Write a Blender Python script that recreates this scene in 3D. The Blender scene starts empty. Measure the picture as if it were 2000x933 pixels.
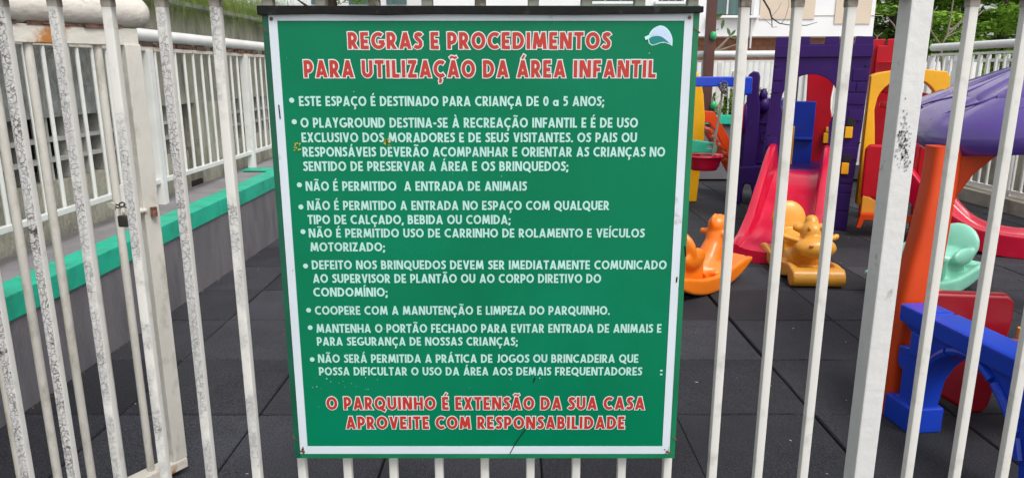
import bpy, bmesh, math, random
from mathutils import Vector, Matrix, geometry
R = math.radians
rng = random.Random(7)
scn = bpy.context.scene
C = scn.collection

# ------------------------------------------------------------------ camera
CAM_H = 1.2; F = 1400.0; PITCH = R(13.15)
cd = bpy.data.cameras.new("camera"); cam = bpy.data.objects.new("camera", cd); C.objects.link(cam)
cd.sensor_width = 36; cd.lens = 36*F/2000; cd.clip_start = .05; cd.clip_end = 600
cam.location = (0, 0, CAM_H); cam.rotation_euler = (math.pi/2-PITCH, 0, 0)
scn.camera = cam
# ------------------------------------------------------------------ light: pale overcast daylight
SUN_EL, SUN_AZ = R(55), R(148)
w = bpy.data.worlds.new("World"); scn.world = w; w.use_nodes = True
nt = w.node_tree; bg = nt.nodes["Background"]
sky = nt.nodes.new("ShaderNodeTexSky"); sky.sky_type = 'NISHITA'; sky.sun_disc = False
sky.sun_elevation = SUN_EL; sky.sun_rotation = SUN_AZ; sky.dust_density = 3.0; sky.air_density = 1.2
hs = nt.nodes.new("ShaderNodeHueSaturation"); hs.inputs['Saturation'].default_value = .22
nt.links.new(sky.outputs[0], hs.inputs['Color']); nt.links.new(hs.outputs[0], bg.inputs[0])
bg.inputs[1].default_value = .14
sl = bpy.data.lights.new("sun", 'SUN'); sl.energy = 1.2; sl.angle = R(22); sl.color = (1, .96, .9)
so = bpy.data.objects.new("sun", sl); C.objects.link(so); so.location = (0, -5, 20)
sd = Vector((math.sin(SUN_AZ)*math.cos(SUN_EL), math.cos(SUN_AZ)*math.cos(SUN_EL), math.sin(SUN_EL)))
so.rotation_euler = (-sd).to_track_quat('-Z', 'Y').to_euler()
scn.view_settings.view_transform = 'Standard'; scn.view_settings.look = 'None'
scn.view_settings.exposure = .62; scn.view_settings.gamma = 1
scn.render.engine = 'CYCLES'

# ------------------------------------------------------------------ measuring helper: a picture point on a real plane
cs, sn = math.cos(PITCH), math.sin(PITCH)
def at(u, v, Y=None, Z=None):
    a, b = (u-1000)/F, (466.5-v)/F
    d = Vector((a, cs+b*sn, -sn+b*cs))
    k = Y/d.y if Y is not None else (Z-CAM_H)/d.z
    return Vector((0, 0, CAM_H))+d*k

# ------------------------------------------------------------------ materials
MATS = {}
def mat(name, col, rough=.5, var=.12, scale=6, bump=0, bscale=60, spec=.5, coat=0, col2=None, mask=None, metal=0, stretch=None, trans=0):
    """base colour broken up by noise; col2 + mask=(scale, lo, hi) adds a second colour in patches (dirt, rust, wear, painted reflections)"""
    if name in MATS: return MATS[name]
    m = bpy.data.materials.new(name); m.use_nodes = True; n = m.node_tree.nodes; l = m.node_tree.links
    p = n["Principled BSDF"]
    tc = n.new("ShaderNodeTexCoord"); oi = n.new("ShaderNodeObjectInfo")
    ad = n.new("ShaderNodeVectorMath"); ad.operation = 'MULTIPLY_ADD'
    cb = n.new("ShaderNodeCombineXYZ")
    for i in range(3): l.new(oi.outputs['Random'], cb.inputs[i])
    l.new(cb.outputs[0], ad.inputs[0]); ad.inputs[1].default_value = (37, 53, 71); l.new(tc.outputs['Object'], ad.inputs[2])
    vec = ad.outputs[0]
    if stretch:
        mp = n.new("ShaderNodeMapping"); mp.inputs['Scale'].default_value = stretch; l.new(vec, mp.inputs[0]); vec = mp.outputs[0]
    ns = n.new("ShaderNodeTexNoise"); ns.inputs['Scale'].default_value = scale; ns.inputs['Detail'].default_value = 6
    l.new(vec, ns.inputs['Vector'])
    mr = n.new("ShaderNodeMapRange"); mr.inputs['From Min'].default_value = .25; mr.inputs['From Max'].default_value = .75
    mr.inputs['To Min'].default_value = 1-var; mr.inputs['To Max'].default_value = 1+var
    l.new(ns.outputs['Fac'], mr.inputs['Value'])
    vm = n.new("ShaderNodeVectorMath"); vm.operation = 'SCALE'; vm.inputs[0].default_value = col; l.new(mr.outputs[0], vm.inputs['Scale'])
    out = vm.outputs[0]
    if col2:
        n2 = n.new("ShaderNodeTexNoise"); n2.inputs['Scale'].default_value = mask[0]; n2.inputs['Detail'].default_value = 8; n2.inputs['Roughness'].default_value = .65
        l.new(vec, n2.inputs['Vector'])
        r2 = n.new("ShaderNodeMapRange"); r2.inputs['From Min'].default_value = mask[1]; r2.inputs['From Max'].default_value = mask[2]
        l.new(n2.outputs['Fac'], r2.inputs['Value'])
        mx = n.new("ShaderNodeMix"); mx.data_type = 'RGBA'; mx.inputs[7].default_value = (*col2, 1)
        l.new(r2.outputs[0], mx.inputs[0]); l.new(out, mx.inputs[6]); out = mx.outputs[2]
    l.new(out, p.inputs['Base Color'])
    rr = n.new("ShaderNodeMapRange"); rr.inputs['To Min'].default_value = max(0, rough-.12); rr.inputs['To Max'].default_value = min(1, rough+.12)
    l.new(ns.outputs['Fac'], rr.inputs['Value']); l.new(rr.outputs[0], p.inputs['Roughness'])
    p.inputs['Specular IOR Level'].default_value = spec; p.inputs['Metallic'].default_value = metal
    p.inputs['Coat Weight'].default_value = coat; p.inputs['Coat Roughness'].default_value = .15
    if trans: p.inputs['Transmission Weight'].default_value = trans
    if bump:
        nb = n.new("ShaderNodeTexNoise"); nb.inputs['Scale'].default_value = bscale; nb.inputs['Detail'].default_value = 5
        l.new(vec, nb.inputs['Vector'])
        bp = n.new("ShaderNodeBump"); bp.inputs['Strength'].default_value = bump; bp.inputs['Distance'].default_value = .01
        l.new(nb.outputs['Fac'], bp.inputs['Height']); l.new(bp.outputs[0], p.inputs['Normal'])
    MATS[name] = m; return m

def plastic(name, col, rough=.32, coat=.2, **k):
    return mat(name, col, rough, var=.12, scale=5, bump=.06, bscale=14, coat=coat, col2=tuple(c*.75+.03 for c in col), mask=(14, .58, .85), **k)
PINK = plastic('pink_plastic', (.52, .005, .034), .22, coat=.35)
RED = plastic('red_plastic', (.46, .003, .014), .4, coat=.08, spec=.35)
DKRED = plastic('dark_red_plastic', (.26, .003, .012))
PURPLE = plastic('purple_plastic', (.030, .005, .105), .48, coat=.04, spec=.28)
ROOFP = plastic('roof_purple_with_sheen', (.085, .045, .25), .17, coat=.4)  # roof purple lightened: its sheen is put into the base colour
BLUE = plastic('blue_plastic', (.008, .05, .50))
DKBLUE = plastic('deep_blue_plastic', (.004, .03, .34), .4, coat=.05, spec=.3)
YELLOW = plastic('yellow_plastic', (.86, .42, .008))
AMBER = plastic('amber_plastic', (.70, .31, .03), .38)
ORANGE = plastic('orange_plastic', (.86, .20, .008), .36)
RUSTOR = plastic('burnt_orange_plastic', (.58, .050, .002), .45, coat=.03, spec=.3)
ORRED = plastic('orange_red_plastic', (.70, .07, .008), .35)
MINT = plastic('mint_plastic', (.27, .66, .50), .35)
GREENP = plastic('green_plastic', (.02, .35, .12), .35)
WHITE = mat('white_paint', (.66, .655, .62), .42, var=.06, scale=9, col2=(.45, .43, .38), mask=(26, .58, .80), bump=.12, bscale=45)
WHITE2 = mat('white_paint_far', (.70, .70, .68), .45, var=.07, scale=8, col2=(.48, .45, .38), mask=(18, .60, .8))
RUSTW = mat('rusty_white_paint', (.64, .61, .54), .5, var=.08, scale=9, col2=(.42, .17, .035), mask=(9, .55, .66), bump=.25, bscale=50)
SOOT = mat('soiled_paint', (.46, .42, .36), .6, var=.2, scale=14, col2=(.20, .13, .09), mask=(16, .5, .66), bump=.3, bscale=60)
BROWNRUST = mat('brown_rust', (.19, .085, .055), .7, var=.3, scale=25, col2=(.05, .03, .02), mask=(40, .45, .6), bump=.4, bscale=90)
BLACKM = mat('black_strip', (.006, .006, .006), .6, spec=.2, var=.3, scale=20, bump=.2, bscale=60, col2=(.05, .045, .04), mask=(30, .6, .75))
BROWNPOLE = mat('brown_pole_paint', (.085, .028, .022), .5, var=.2, scale=8, bump=.1)
CAPGREEN = mat('green_cap_paint', (.015, .42, .27), .5, var=.14, scale=7, bump=.2, bscale=50, col2=(.02, .22, .14), mask=(9, .5, .8))
GREYPAINT = mat('dark_grey_wall_paint', (.15, .142, .155), .75, var=.2, scale=5, bump=.35, bscale=70, col2=(.075, .072, .078), mask=(4, .46, .8), stretch=(1, 1.6, .45))
SHELF = mat('ledge_paint', (.21, .20, .21), .7, var=.22, scale=6, bump=.3, bscale=80, col2=(.19, .18, .17), mask=(5, .5, .8))
CONC = mat('rough_render', (.40, .385, .31), .9, var=.22, scale=14, bump=.9, bscale=120, col2=(.10, .10, .085), mask=(5, .48, .75), stretch=(1, 1, .35))
CONCG = mat('grey_rough_render', (.31, .315, .295), .9, var=.3, scale=30, bump=1.0, bscale=150, col2=(.08, .085, .08), mask=(7, .5, .75), stretch=(1, 1, .5))
CURB = mat('kerb_concrete', (.36, .33, .27), .85, var=.2, scale=8, bump=.4, bscale=60, col2=(.18, .16, .12), mask=(5, .5, .7))
BLOCK = mat('vent_block_paint', (.42, .41, .38), .8, var=.2, scale=12, bump=.3)
DARK = mat('shade_and_bolt_black', (.012, .012, .012), .9)  # near-black for painted recess shade, also the bolts and joint strip
GROUNDM = mat('concrete_ground', (.24, .23, .21), .9, var=.15, scale=.5, bump=.3, bscale=20)
BASEM = mat('dark_subfloor', (.012, .012, .013), .95)
FACADE = mat('facade_white', (.74, .74, .75), .8, var=.04, scale=2, bump=.05)
BEIGE = mat('facade_beige', (.60, .50, .40), .8, var=.05, scale=2)
BRICKT = mat('brown_tile', (.34, .15, .09), .7, var=.2, scale=9)
GLASS = mat('green_window_glass', (.03, .09, .085), .12, var=.5, scale=2.5, spec=.8, stretch=(3, 1, .2))
ALU = mat('aluminium', (.6, .6, .6), .35, metal=.6)
LATCH = mat('padlock_metal', (.05, .045, .04), .4, metal=.5, var=.3)
BRASS = mat('pale_metal', (.5, .48, .42), .4, metal=.4)
ROPE = mat('rope_fibre', (.28, .25, .21), .9, var=.4, scale=120, bump=.6, bscale=300)
BARK = mat('pale_bark', (.20, .17, .13), .9, var=.25, scale=12, bump=.5)
DBARK = mat('dark_bark', (.05, .035, .028), .9, var=.25, scale=12, bump=.4)
SOIL = mat('soil', (.04, .03, .02), .95, var=.3)

def leafmat(name, a, b, c=None):
    m = bpy.data.materials.new(name); m.use_nodes = True; n = m.node_tree.nodes; l = m.node_tree.links
    p = n["Principled BSDF"]; g = n.new("ShaderNodeNewGeometry"); r = n.new("ShaderNodeValToRGB")
    r.color_ramp.elements[0].color = (*a, 1); r.color_ramp.elements[1].color = (*b, 1)
    if c:
        e = r.color_ramp.elements.new(.94); e.color = (*b, 1); r.color_ramp.elements[-1].color = (*c, 1)
    l.new(g.outputs['Random Per Island'], r.inputs[0]); l.new(r.outputs[0], p.inputs['Base Color'])
    p.inputs['Roughness'].default_value = .6
    tr = n.new("ShaderNodeBsdfTranslucent"); l.new(r.outputs[0], tr.inputs[0])
    mx = n.new("ShaderNodeMixShader"); mx.inputs[0].default_value = .3
    l.new(p.outputs[0], mx.inputs[1]); l.new(tr.outputs[0], mx.inputs[2]); l.new(mx.outputs[0], n["Material Output"].inputs[0])
    return m
LEAFY = leafmat('tree_leaves', (.06, .17, .015), (.36, .58, .07))
GRASSM = leafmat('grass_blades', (.07, .14, .02), (.32, .44, .08), (.30, .05, .02))
SHRUBM = leafmat('shrub_leaves', (.10, .20, .02), (.32, .40, .07))
FRANG = leafmat('broad_leaves', (.05, .12, .03), (.12, .20, .06))

def crackle(name, amount, heavy=False):
    """old white paint; on the weathered street side (-Y) it has cracked into grey scales with rusty spots"""
    m = bpy.data.materials.new(name); m.use_nodes = True; n = m.node_tree.nodes; l = m.node_tree.links
    p = n["Principled BSDF"]; tc = n.new("ShaderNodeTexCoord"); oi = n.new("ShaderNodeObjectInfo")
    cb = n.new("ShaderNodeCombineXYZ"); l.new(oi.outputs['Random'], cb.inputs[2]); l.new(oi.outputs['Random'], cb.inputs[0])
    ad = n.new("ShaderNodeVectorMath"); ad.operation = 'MULTIPLY_ADD'; ad.inputs[1].default_value = (31, 0, 47)
    l.new(cb.outputs[0], ad.inputs[0]); l.new(tc.outputs['Object'], ad.inputs[2])
    def noise(s, d=6, r=.6):
        x = n.new("ShaderNodeTexNoise"); x.inputs['Scale'].default_value = s; x.inputs['Detail'].default_value = d
        x.inputs['Roughness'].default_value = r; l.new(ad.outputs[0], x.inputs['Vector']); return x
    def ramp(src, a, b):
        x = n.new("ShaderNodeMapRange"); x.inputs['From Min'].default_value = a; x.inputs['From Max'].default_value = b
        l.new(src, x.inputs['Value']); return x.outputs[0]
    def mul(a, b):
        x = n.new("ShaderNodeMath"); x.operation = 'MULTIPLY'; l.new(a, x.inputs[0]); l.new(b, x.inputs[1]); return x.outputs[0]
    def mix(f, a, b):
        x = n.new("ShaderNodeMix"); x.data_type = 'RGBA'; l.new(f, x.inputs[0])
        if isinstance(a, tuple): x.inputs[6].default_value = (*a, 1)
        else: l.new(a, x.inputs[6])
        if isinstance(b, tuple): x.inputs[7].default_value = (*b, 1)
        else: l.new(b, x.inputs[7])
        return x.outputs[2]
    vo = n.new("ShaderNodeTexVoronoi"); vo.feature = 'DISTANCE_TO_EDGE'; vo.inputs['Scale'].default_value = 150
    wv = noise(60, 3); wa = n.new("ShaderNodeVectorMath"); wa.operation = 'MULTIPLY_ADD'
    l.new(wv.outputs['Color'], wa.inputs[0]); wa.inputs[1].default_value = (.02, .02, .02); sc_ = n.new('ShaderNodeMapping'); sc_.inputs['Scale'].default_value = (1, 1, .55); l.new(ad.outputs[0], wa.inputs[2]); l.new(wa.outputs[0], sc_.inputs[0]); l.new(sc_.outputs[0], vo.inputs['Vector'])
    crack = ramp(vo.outputs['Distance'], .11 if heavy else .075, .01)
    geo = n.new("ShaderNodeNewGeometry"); sp = n.new("ShaderNodeSeparateXYZ"); l.new(geo.outputs['Normal'], sp.inputs[0])
    side = ramp(sp.outputs['Y'], -.45, -.9)
    area = ramp(noise(5).outputs['Fac'], .62-amount*.3, .70-amount*.3)
    worn = mul(side, area)
    base = mix(ramp(noise(22).outputs['Fac'], .55, .8), (.66, .65, .61), (.44, .42, .38))
    grey = mix(ramp(noise(140).outputs['Fac'], .35, .65), (.56, .55, .535), (.43, .43, .43))
    c1 = mix(worn, base, grey)
    c2 = mix(mul(mul(crack, worn), ramp(noise(30).outputs['Fac'], .40, .62)), c1, (.09, .07, .055) if heavy else (.22, .205, .19))
    flake = mul(mul(ramp(noise(20, 8, .7).outputs['Fac'], .57 if heavy else .66, .64 if heavy else .71), area), side)
    c3 = mix(flake, c2, (.055, .03, .025))
    l.new(c3, p.inputs['Base Color']); p.inputs['Roughness'].default_value = .55
    bp = n.new("ShaderNodeBump"); bp.inputs['Strength'].default_value = .7; bp.inputs['Distance'].default_value = .002; bp.invert = True
    l.new(mul(crack, worn), bp.inputs['Height']); l.new(bp.outputs[0], p.inputs['Normal'])
    return m
PEEL = crackle('peeling_white_paint', .66)
PEEL2 = crackle('slightly_peeling_paint', -.25)
PEEL3 = crackle('heavily_peeling_paint', .95, True)

def rubber():
    m = bpy.data.materials.new('rubber_granules'); m.use_nodes = True; n = m.node_tree.nodes; l = m.node_tree.links
    p = n["Principled BSDF"]; tc = n.new("ShaderNodeTexCoord"); oi = n.new("ShaderNodeObjectInfo")
    g = n.new("ShaderNodeNewGeometry")
    a = n.new("ShaderNodeTexNoise"); a.inputs['Scale'].default_value = 230; a.inputs['Detail'].default_value = 3; a.inputs['Roughness'].default_value = .8
    b = n.new("ShaderNodeTexNoise"); b.inputs['Scale'].default_value = 1.7; b.inputs['Detail'].default_value = 6; b.inputs['Roughness'].default_value = .65
    for x in (a, b): l.new(g.outputs['Position'], x.inputs['Vector'])
    r = n.new("ShaderNodeValToRGB"); e = r.color_ramp.elements
    e[0].position = .38; e[0].color = (.009, .009, .011, 1); e[1].position = .70; e[1].color = (.078, .079, .095, 1)
    l.new(a.outputs['Fac'], r.inputs[0])
    mr = n.new("ShaderNodeMapRange"); mr.inputs['From Min'].default_value = .3; mr.inputs['From Max'].default_value = .7
    mr.inputs['To Min'].default_value = .7; mr.inputs['To Max'].default_value = 1.3; l.new(b.outputs['Fac'], mr.inputs['Value'])
    m2 = n.new("ShaderNodeMapRange"); m2.inputs['To Min'].default_value = .66; m2.inputs['To Max'].default_value = 1.28; l.new(oi.outputs['Random'], m2.inputs['Value'])
    mm = n.new("ShaderNodeMath"); mm.operation = 'MULTIPLY'; l.new(mr.outputs[0], mm.inputs[0]); l.new(m2.outputs[0], mm.inputs[1])
    vm = n.new("ShaderNodeVectorMath"); vm.operation = 'SCALE'; l.new(r.outputs[0], vm.inputs[0]); l.new(mm.outputs[0], vm.inputs['Scale'])
    l.new(vm.outputs[0], p.inputs['Base Color']); p.inputs['Roughness'].default_value = .85; p.inputs['Specular IOR Level'].default_value = .25
    bp = n.new("ShaderNodeBump"); bp.inputs['Strength'].default_value = .7; bp.inputs['Distance'].default_value = .003
    l.new(a.outputs['Fac'], bp.inputs['Height']); l.new(bp.outputs[0], p.inputs['Normal'])
    return m
RUBBER = rubber()
SIGNG = mat('sign_green_with_sheen', (.0, .165, .075), .28, var=.16, scale=2.2, bump=.03, bscale=8, spec=.2, coat=.03, col2=(.0, .19, .095), mask=(3, .45, .7))  # lighter patches paint faint reflections into the board colour
SIGNE = mat('edge_shade_and_mark_green', (.002, .085, .045), .4, var=.25, scale=12)  # darker left edge: shade of its bend put into the colour; also dark marks
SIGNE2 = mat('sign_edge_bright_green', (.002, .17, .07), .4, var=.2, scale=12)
SIGNW = mat('sign_white', (.60, .66, .72), .35, var=.06, scale=9, col2=(.36, .33, .30), mask=(17, .66, .74))
SIGNT = mat('sign_letters_white', (.42, .68, .63), .35, var=.05)
SIGNO = mat('sign_outline_white', (.68, .70, .70), .35, var=.04)
SIGNR = mat('sign_letters_red', (.45, .032, .02), .35, var=.06)

# ------------------------------------------------------------------ mesh helpers
def wnorm(o):
    q = o.modifiers.new('weighted_normal', 'WEIGHTED_NORMAL'); q.keep_sharp = True; q.weight = 100
class B:
    def __init__(s): s.b = bmesh.new()
    def box(s, c, d, rot=None, bev=0, seg=2):
        t = bmesh.new(); bmesh.ops.create_cube(t, size=1)
        bmesh.ops.scale(t, vec=d, verts=t.verts)
        if bev: bmesh.ops.bevel(t, geom=t.edges[:], offset=bev, segments=seg, affect='EDGES', profile=.5)
        M = Matrix.Translation(c)
        if rot is not None: M = M @ rot
        t.transform(M); s._add(t); return s
    def _add(s, t):
        me = bpy.data.meshes.new("t"); t.to_mesh(me); t.free(); s.b.from_mesh(me); bpy.data.meshes.remove(me)
    def ell(s, c, r, rot=None, u=20, v=12):
        t = bmesh.new(); bmesh.ops.create_uvsphere(t, u_segments=u, v_segments=v, radius=1)
        bmesh.ops.scale(t, vec=r if hasattr(r, '__len__') else (r, r, r), verts=t.verts)
        M = Matrix.Translation(c)
        if rot is not None: M = M @ rot
        t.transform(M); s._add(t); return s
    def tube(s, pts, r, n=8, cap=True):
        pts = [Vector(p) for p in pts]; rs = r if hasattr(r, '__len__') else [r]*len(pts)
        rings = []; up = None
        for i, p in enumerate(pts):
            d = (pts[min(i+1, len(pts)-1)]-pts[max(i-1, 0)]).normalized()
            if up is None: up = Vector((0, 0, 1)) if abs(d.z) < .9 else Vector((0, 1, 0))
            a = d.cross(up).normalized(); up2 = a.cross(d).normalized(); up = up2
            rings.append([s.b.verts.new(p+(a*math.cos(t)+up2*math.sin(t))*rs[i]) for t in [2*math.pi*k/n for k in range(n)]])
        for A, Bq in zip(rings, rings[1:]):
            for k in range(n): s.b.faces.new((A[k], A[(k+1) % n], Bq[(k+1) % n], Bq[k]))
        if cap: s.b.faces.new(rings[0][::-1]); s.b.faces.new(rings[-1])
        return s
    def prism(s, outline, y0, y1, holes=(), bev=0, seg=2, M=None):
        """outline in local x,z; runs from y0 to y1"""
        t = bmesh.new(); loops = [outline]+list(holes); flat = [p for L in loops for p in L]
        tris = geometry.tessellate_polygon([[Vector((x, z, 0)) for x, z in L] for L in loops])
        A = [t.verts.new((x, y0, z)) for x, z in flat]; D = [t.verts.new((x, y1, z)) for x, z in flat]
        for a, b_, c in tris:
            try: t.faces.new((A[a], A[b_], A[c])); t.faces.new((D[c], D[b_], D[a]))
            except ValueError: pass
        o = 0
        for L in loops:
            k = len(L)
            for i in range(k):
                j = (i+1) % k; t.faces.new((A[o+i], A[o+j], D[o+j], D[o+i]))
            o += k
        bmesh.ops.recalc_face_normals(t, faces=t.faces[:])
        bmesh.ops.dissolve_limit(t, angle_limit=R(.5), verts=t.verts[:], edges=t.edges[:]) if not holes else None
        if bev:
            ed = [e for e in t.edges if len(e.link_faces) == 2 and e.calc_face_angle(0) > R(50)]
            bmesh.ops.bevel(t, geom=ed, offset=bev, segments=seg, affect='EDGES', profile=.5, clamp_overlap=True)
        if M is not None: t.transform(M)
        s._add(t); return s
    def grid(s, rows, closed=False, capends=False):
        vs = [[s.b.verts.new(p) for p in r] for r in rows]
        for A, D in zip(vs, vs[1:]):
            n = len(A)
            for k in range(n if closed else n-1): s.b.faces.new((A[k], A[(k+1) % n], D[(k+1) % n], D[k]))
        if capends: s.b.faces.new(vs[0][::-1]); s.b.faces.new(vs[-1])
        return s
    def build(s, name, m, parent=None, sharp=40, world=False, normals=True):
        if normals: bmesh.ops.recalc_face_normals(s.b, faces=s.b.faces[:])
        me = bpy.data.meshes.new(name); s.b.to_mesh(me); s.b.free()
        me.shade_smooth(); me.set_sharp_from_angle(angle=R(sharp))
        me.materials.append(m)
        o = bpy.data.objects.new(name, me); C.objects.link(o)
        if normals and len(me.polygons) < 20000: wnorm(o)
        if parent is not None:
            o.parent = parent
            if world: me.transform((Matrix.Translation(parent.location) @ parent.rotation_euler.to_matrix().to_4x4()).inverted())
        return o
def tag(o, label, cat, group=None, kind=None):
    if label: o['label'] = label
    if cat: o['category'] = cat
    if group: o['group'] = group
    if kind: o['kind'] = kind
    return o
def thing(name, label, cat, loc=(0, 0, 0), rz=0, group=None):
    o = bpy.data.objects.new(name, None); C.objects.link(o); o.location = loc; o.rotation_euler = (0, 0, rz); o.empty_display_size = .1
    return tag(o, label, cat, group)
def struct(o): o['kind'] = 'structure'; return o
def link_copy(src, name, parent, loc, rot=None):
    o = bpy.data.objects.new(name, src.data); C.objects.link(o); o.parent = parent; o.location = loc
    if rot: o.rotation_euler = rot
    if src.modifiers: wnorm(o)
    return o
def remeshed(b, name, m, parent, voxel=.01, smooth=6):
    me = bpy.data.meshes.new('tmp'); b.b.to_mesh(me); b.b.free()
    o = bpy.data.objects.new('tmp', me); C.objects.link(o)
    q = o.modifiers.new('r', 'REMESH'); q.mode = 'VOXEL'; q.voxel_size = voxel
    q = o.modifiers.new('s', 'SMOOTH'); q.iterations = smooth; q.factor = .5
    dg = bpy.context.evaluated_depsgraph_get(); dg.update()
    nm = bpy.data.meshes.new_from_object(o.evaluated_get(dg)); nm.name = name
    bpy.data.objects.remove(o); bpy.data.meshes.remove(me)
    nm.materials.clear(); nm.materials.append(m); nm.shade_smooth()
    o = bpy.data.objects.new(name, nm); C.objects.link(o); o.parent = parent; return o
def rot(axis, deg): return Matrix.Rotation(R(deg), 4, axis)
def smoothpts(P, k=6, closed=False):
    out = []; n = len(P); rg = range(n if closed else n-1)
    for i in rg:
        g = (lambda j: P[j % n]) if closed else (lambda j: P[max(0, min(n-1, j))])
        p0, p1, p2, p3 = map(Vector, (g(i-1), g(i), g(i+1), g(i+2)))
        for s in range(k):
            t = s/k
            out.append(.5*((2*p1)+(p2-p0)*t+(2*p0-5*p1+4*p2-p3)*t*t+(3*p1-p0-3*p2+p3)*t**3))
    if not closed: out.append(Vector(P[-1]))
    return [tuple(p) for p in out]

# ================================================================== GROUND
b = B(); b.grid([[(-300, -300, -.06), (300, -300, -.06)], [(-300, 300, -.06), (300, 300, -.06)]])
struct(b.build('ground', GROUNDM))
floor = B().box((1.25, 4.2, -.038), (6.15, 9.0, .030)).build('playground_floor', BASEM); struct(floor)
T = .5
def tile_mesh(i):
    """a rubber tile, its edges shrunk and slightly bowed as old rubber tiles are"""
    r = random.Random(i); t = bmesh.new(); N = 4; pts = []
    bow = [r.uniform(-.006, .008) if r.random() < .55 else r.uniform(-.002, .002) for _ in range(4)]
    h = T/2-.0035
    for s in range(4):
        for k in range(N):
            q = k/N; a = -h+2*h*q; e = h-bow[s]*(1-(2*q-1)**2)*-1 - (.0 if s % 2 else 0)
            e = min(e, h+.0012)
            p = (a, -e) if s == 0 else (e, a) if s == 1 else (-a, e) if s == 2 else (-e, -a)
            pts.append(p)
    top = [t.verts.new((x*.985, y*.985, r.uniform(-.0012, .0012))) for x, y in pts]
    mid = [t.verts.new((x, y, -.005)) for x, y in pts]; bot = [t.verts.new((x, y, -.022)) for x, y in pts]
    n = len(pts); t.faces.new(top)
    for A, D in ((top, mid), (mid, bot)):
        for k in range(n): t.faces.new((A[k], D[k], D[(k+1) % n], A[(k+1) % n]))
    bmesh.ops.recalc_face_normals(t, faces=t.faces[:])
    me = bpy.data.meshes.new('rubber_tile'); t.to_mesh(me); t.free(); me.materials.append(RUBBER); return me
TM = [tile_mesh(i) for i in range(12)]
for j in range(-1, 13):
    for i in range(-6, 7):
        x = 1.09+T*i+T/2; y = 2.37+T*(j-2)+T/2
        if x < -1.95 or x > 4.35 or y > 8.2: continue
        o = bpy.data.objects.new('rubber_tile', rng.choice(TM)); C.objects.link(o); o.parent = floor
        gap = -.007 if i == -1 and j < 6 else 0
        o.location = (x+gap+rng.uniform(-.0015, .0015), y+rng.uniform(-.0015, .0015), rng.uniform(-.001, .0012))
        o.rotation_euler = (rng.uniform(-.002, .002), rng.uniform(-.002, .002), rng.choice((0, 1, 2, 3))*math.pi/2+rng.uniform(-.002, .002))
# litter and lint on the rubber
b = B()
for _ in range(130):
    x = rng.uniform(-1.6, 3.6); y = rng.uniform(1.9, 6.5); a = rng.uniform(0, 6.3); l_ = rng.uniform(.002, .009)
    M = Matrix.Translation((x, y, .003)) @ Matrix.Rotation(a, 4, 'Z')
    b.b.faces.new([b.b.verts.new(M @ Vector(p)) for p in ((-l_, 0, 0), (0, -l_*.3, .001), (l_, 0, 0), (0, l_*.4, .001))])
lint = b.build('floor_litter', mat('litter_pale', (.5, .48, .42), .8), normals=False)
tag(lint, 'tiny pale leaf crumbs and lint scattered over the black rubber tiles', 'litter', kind='stuff')

b = B()
for _ in range(26):
    x = rng.uniform(-1.5, 3.2); y = rng.uniform(2.0, 6.0); a = rng.uniform(0, 6.3); l_ = rng.uniform(.012, .028)
    M = Matrix.Translation((x, y, .004)) @ Matrix.Rotation(a, 4, 'Z')
    b.b.faces.new([b.b.verts.new(M @ Vector(p)) for p in ((-l_, 0, 0), (-l_*.3, -l_*.35, .003), (l_, 0, .001), (l_*.2, l_*.3, .004))])
o = b.build('dry_leaves', leafmat('dry_leaf', (.12, .07, .03), (.32, .27, .12)), normals=False)
tag(o, 'a few small dry leaves lying on the black rubber tiles', 'leaves', kind='stuff')

# ================================================================== LEFT SIDE: low wall with green cap, ledge, fence, rendered wall
LA, LB = Vector((-1.80, .2, 0)), Vector((-1.68, 8.1, 0))
ang = math.atan2((LB-LA).y, (LB-LA).x)-math.pi/2; LL = (LB-LA).length
lw = thing('low_wall', 'low dark grey painted wall with bright green cap along the left edge of the floor', 'wall', LA, ang)
lw.rotation_euler = (.0107, 0, ang)
def wavy(y): return .006*math.sin(y*3.1)+.004*math.sin(y*7.7)
b = B(); b.box((-.09, LL/2, .08), (.18, LL, .49)); b.build('wall_body', GREYPAINT, lw)
cuts = [0, 1.35, 2.9, 3.99, 5.1, 6.4, LL]
for a, c in zip(cuts, cuts[1:]):
    b = B(); b.box((-.057, (a+c)/2, .369), (.134, c-a-.004, .095), bev=.007); b.build('cap_slab', CAPGREEN, lw)
ll = B().box((-.25, LL/2, .155), (.26, LL, .505)).build('ledge', SHELF, lw)
b = B(); b.box((-.22, 5.25, .410), (.20, .14, .020), bev=.004); b.build('cross_cap', CAPGREEN, lw)
b = B(); b.box((-.2, 5.165, .409), (.2, .010, .008)); b.build('gap_strip', DARK, lw)
# yellow sprouts where wall meets floor
b = B()
for _ in range(420):
    y = rng.uniform(.8, 5.2)
    if math.sin(y*9)+math.sin(y*23) < .2: continue
    p = Vector((.004+rng.uniform(0, .012), y, .0)); a = rng.uniform(0, 6.3); h_ = rng.uniform(.004, .014)
    q = Vector((math.cos(a), math.sin(a), 0))*.003
    b.b.faces.new([b.b.verts.new(v_) for v_ in (p-q, p+q, p+q*1.5+Vector((.003, 0, h_)))])
sp_ = b.build('wall_foot_sprouts', leafmat('sprout_leaves', (.12, .13, .02), (.35, .33, .06)), normals=False); sp_.location = LA; sp_.rotation_euler = (0, 0, ang)
tag(sp_, 'yellowish moss and sprouts growing in the joint at the foot of the grey wall', 'moss', kind='stuff')

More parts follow.
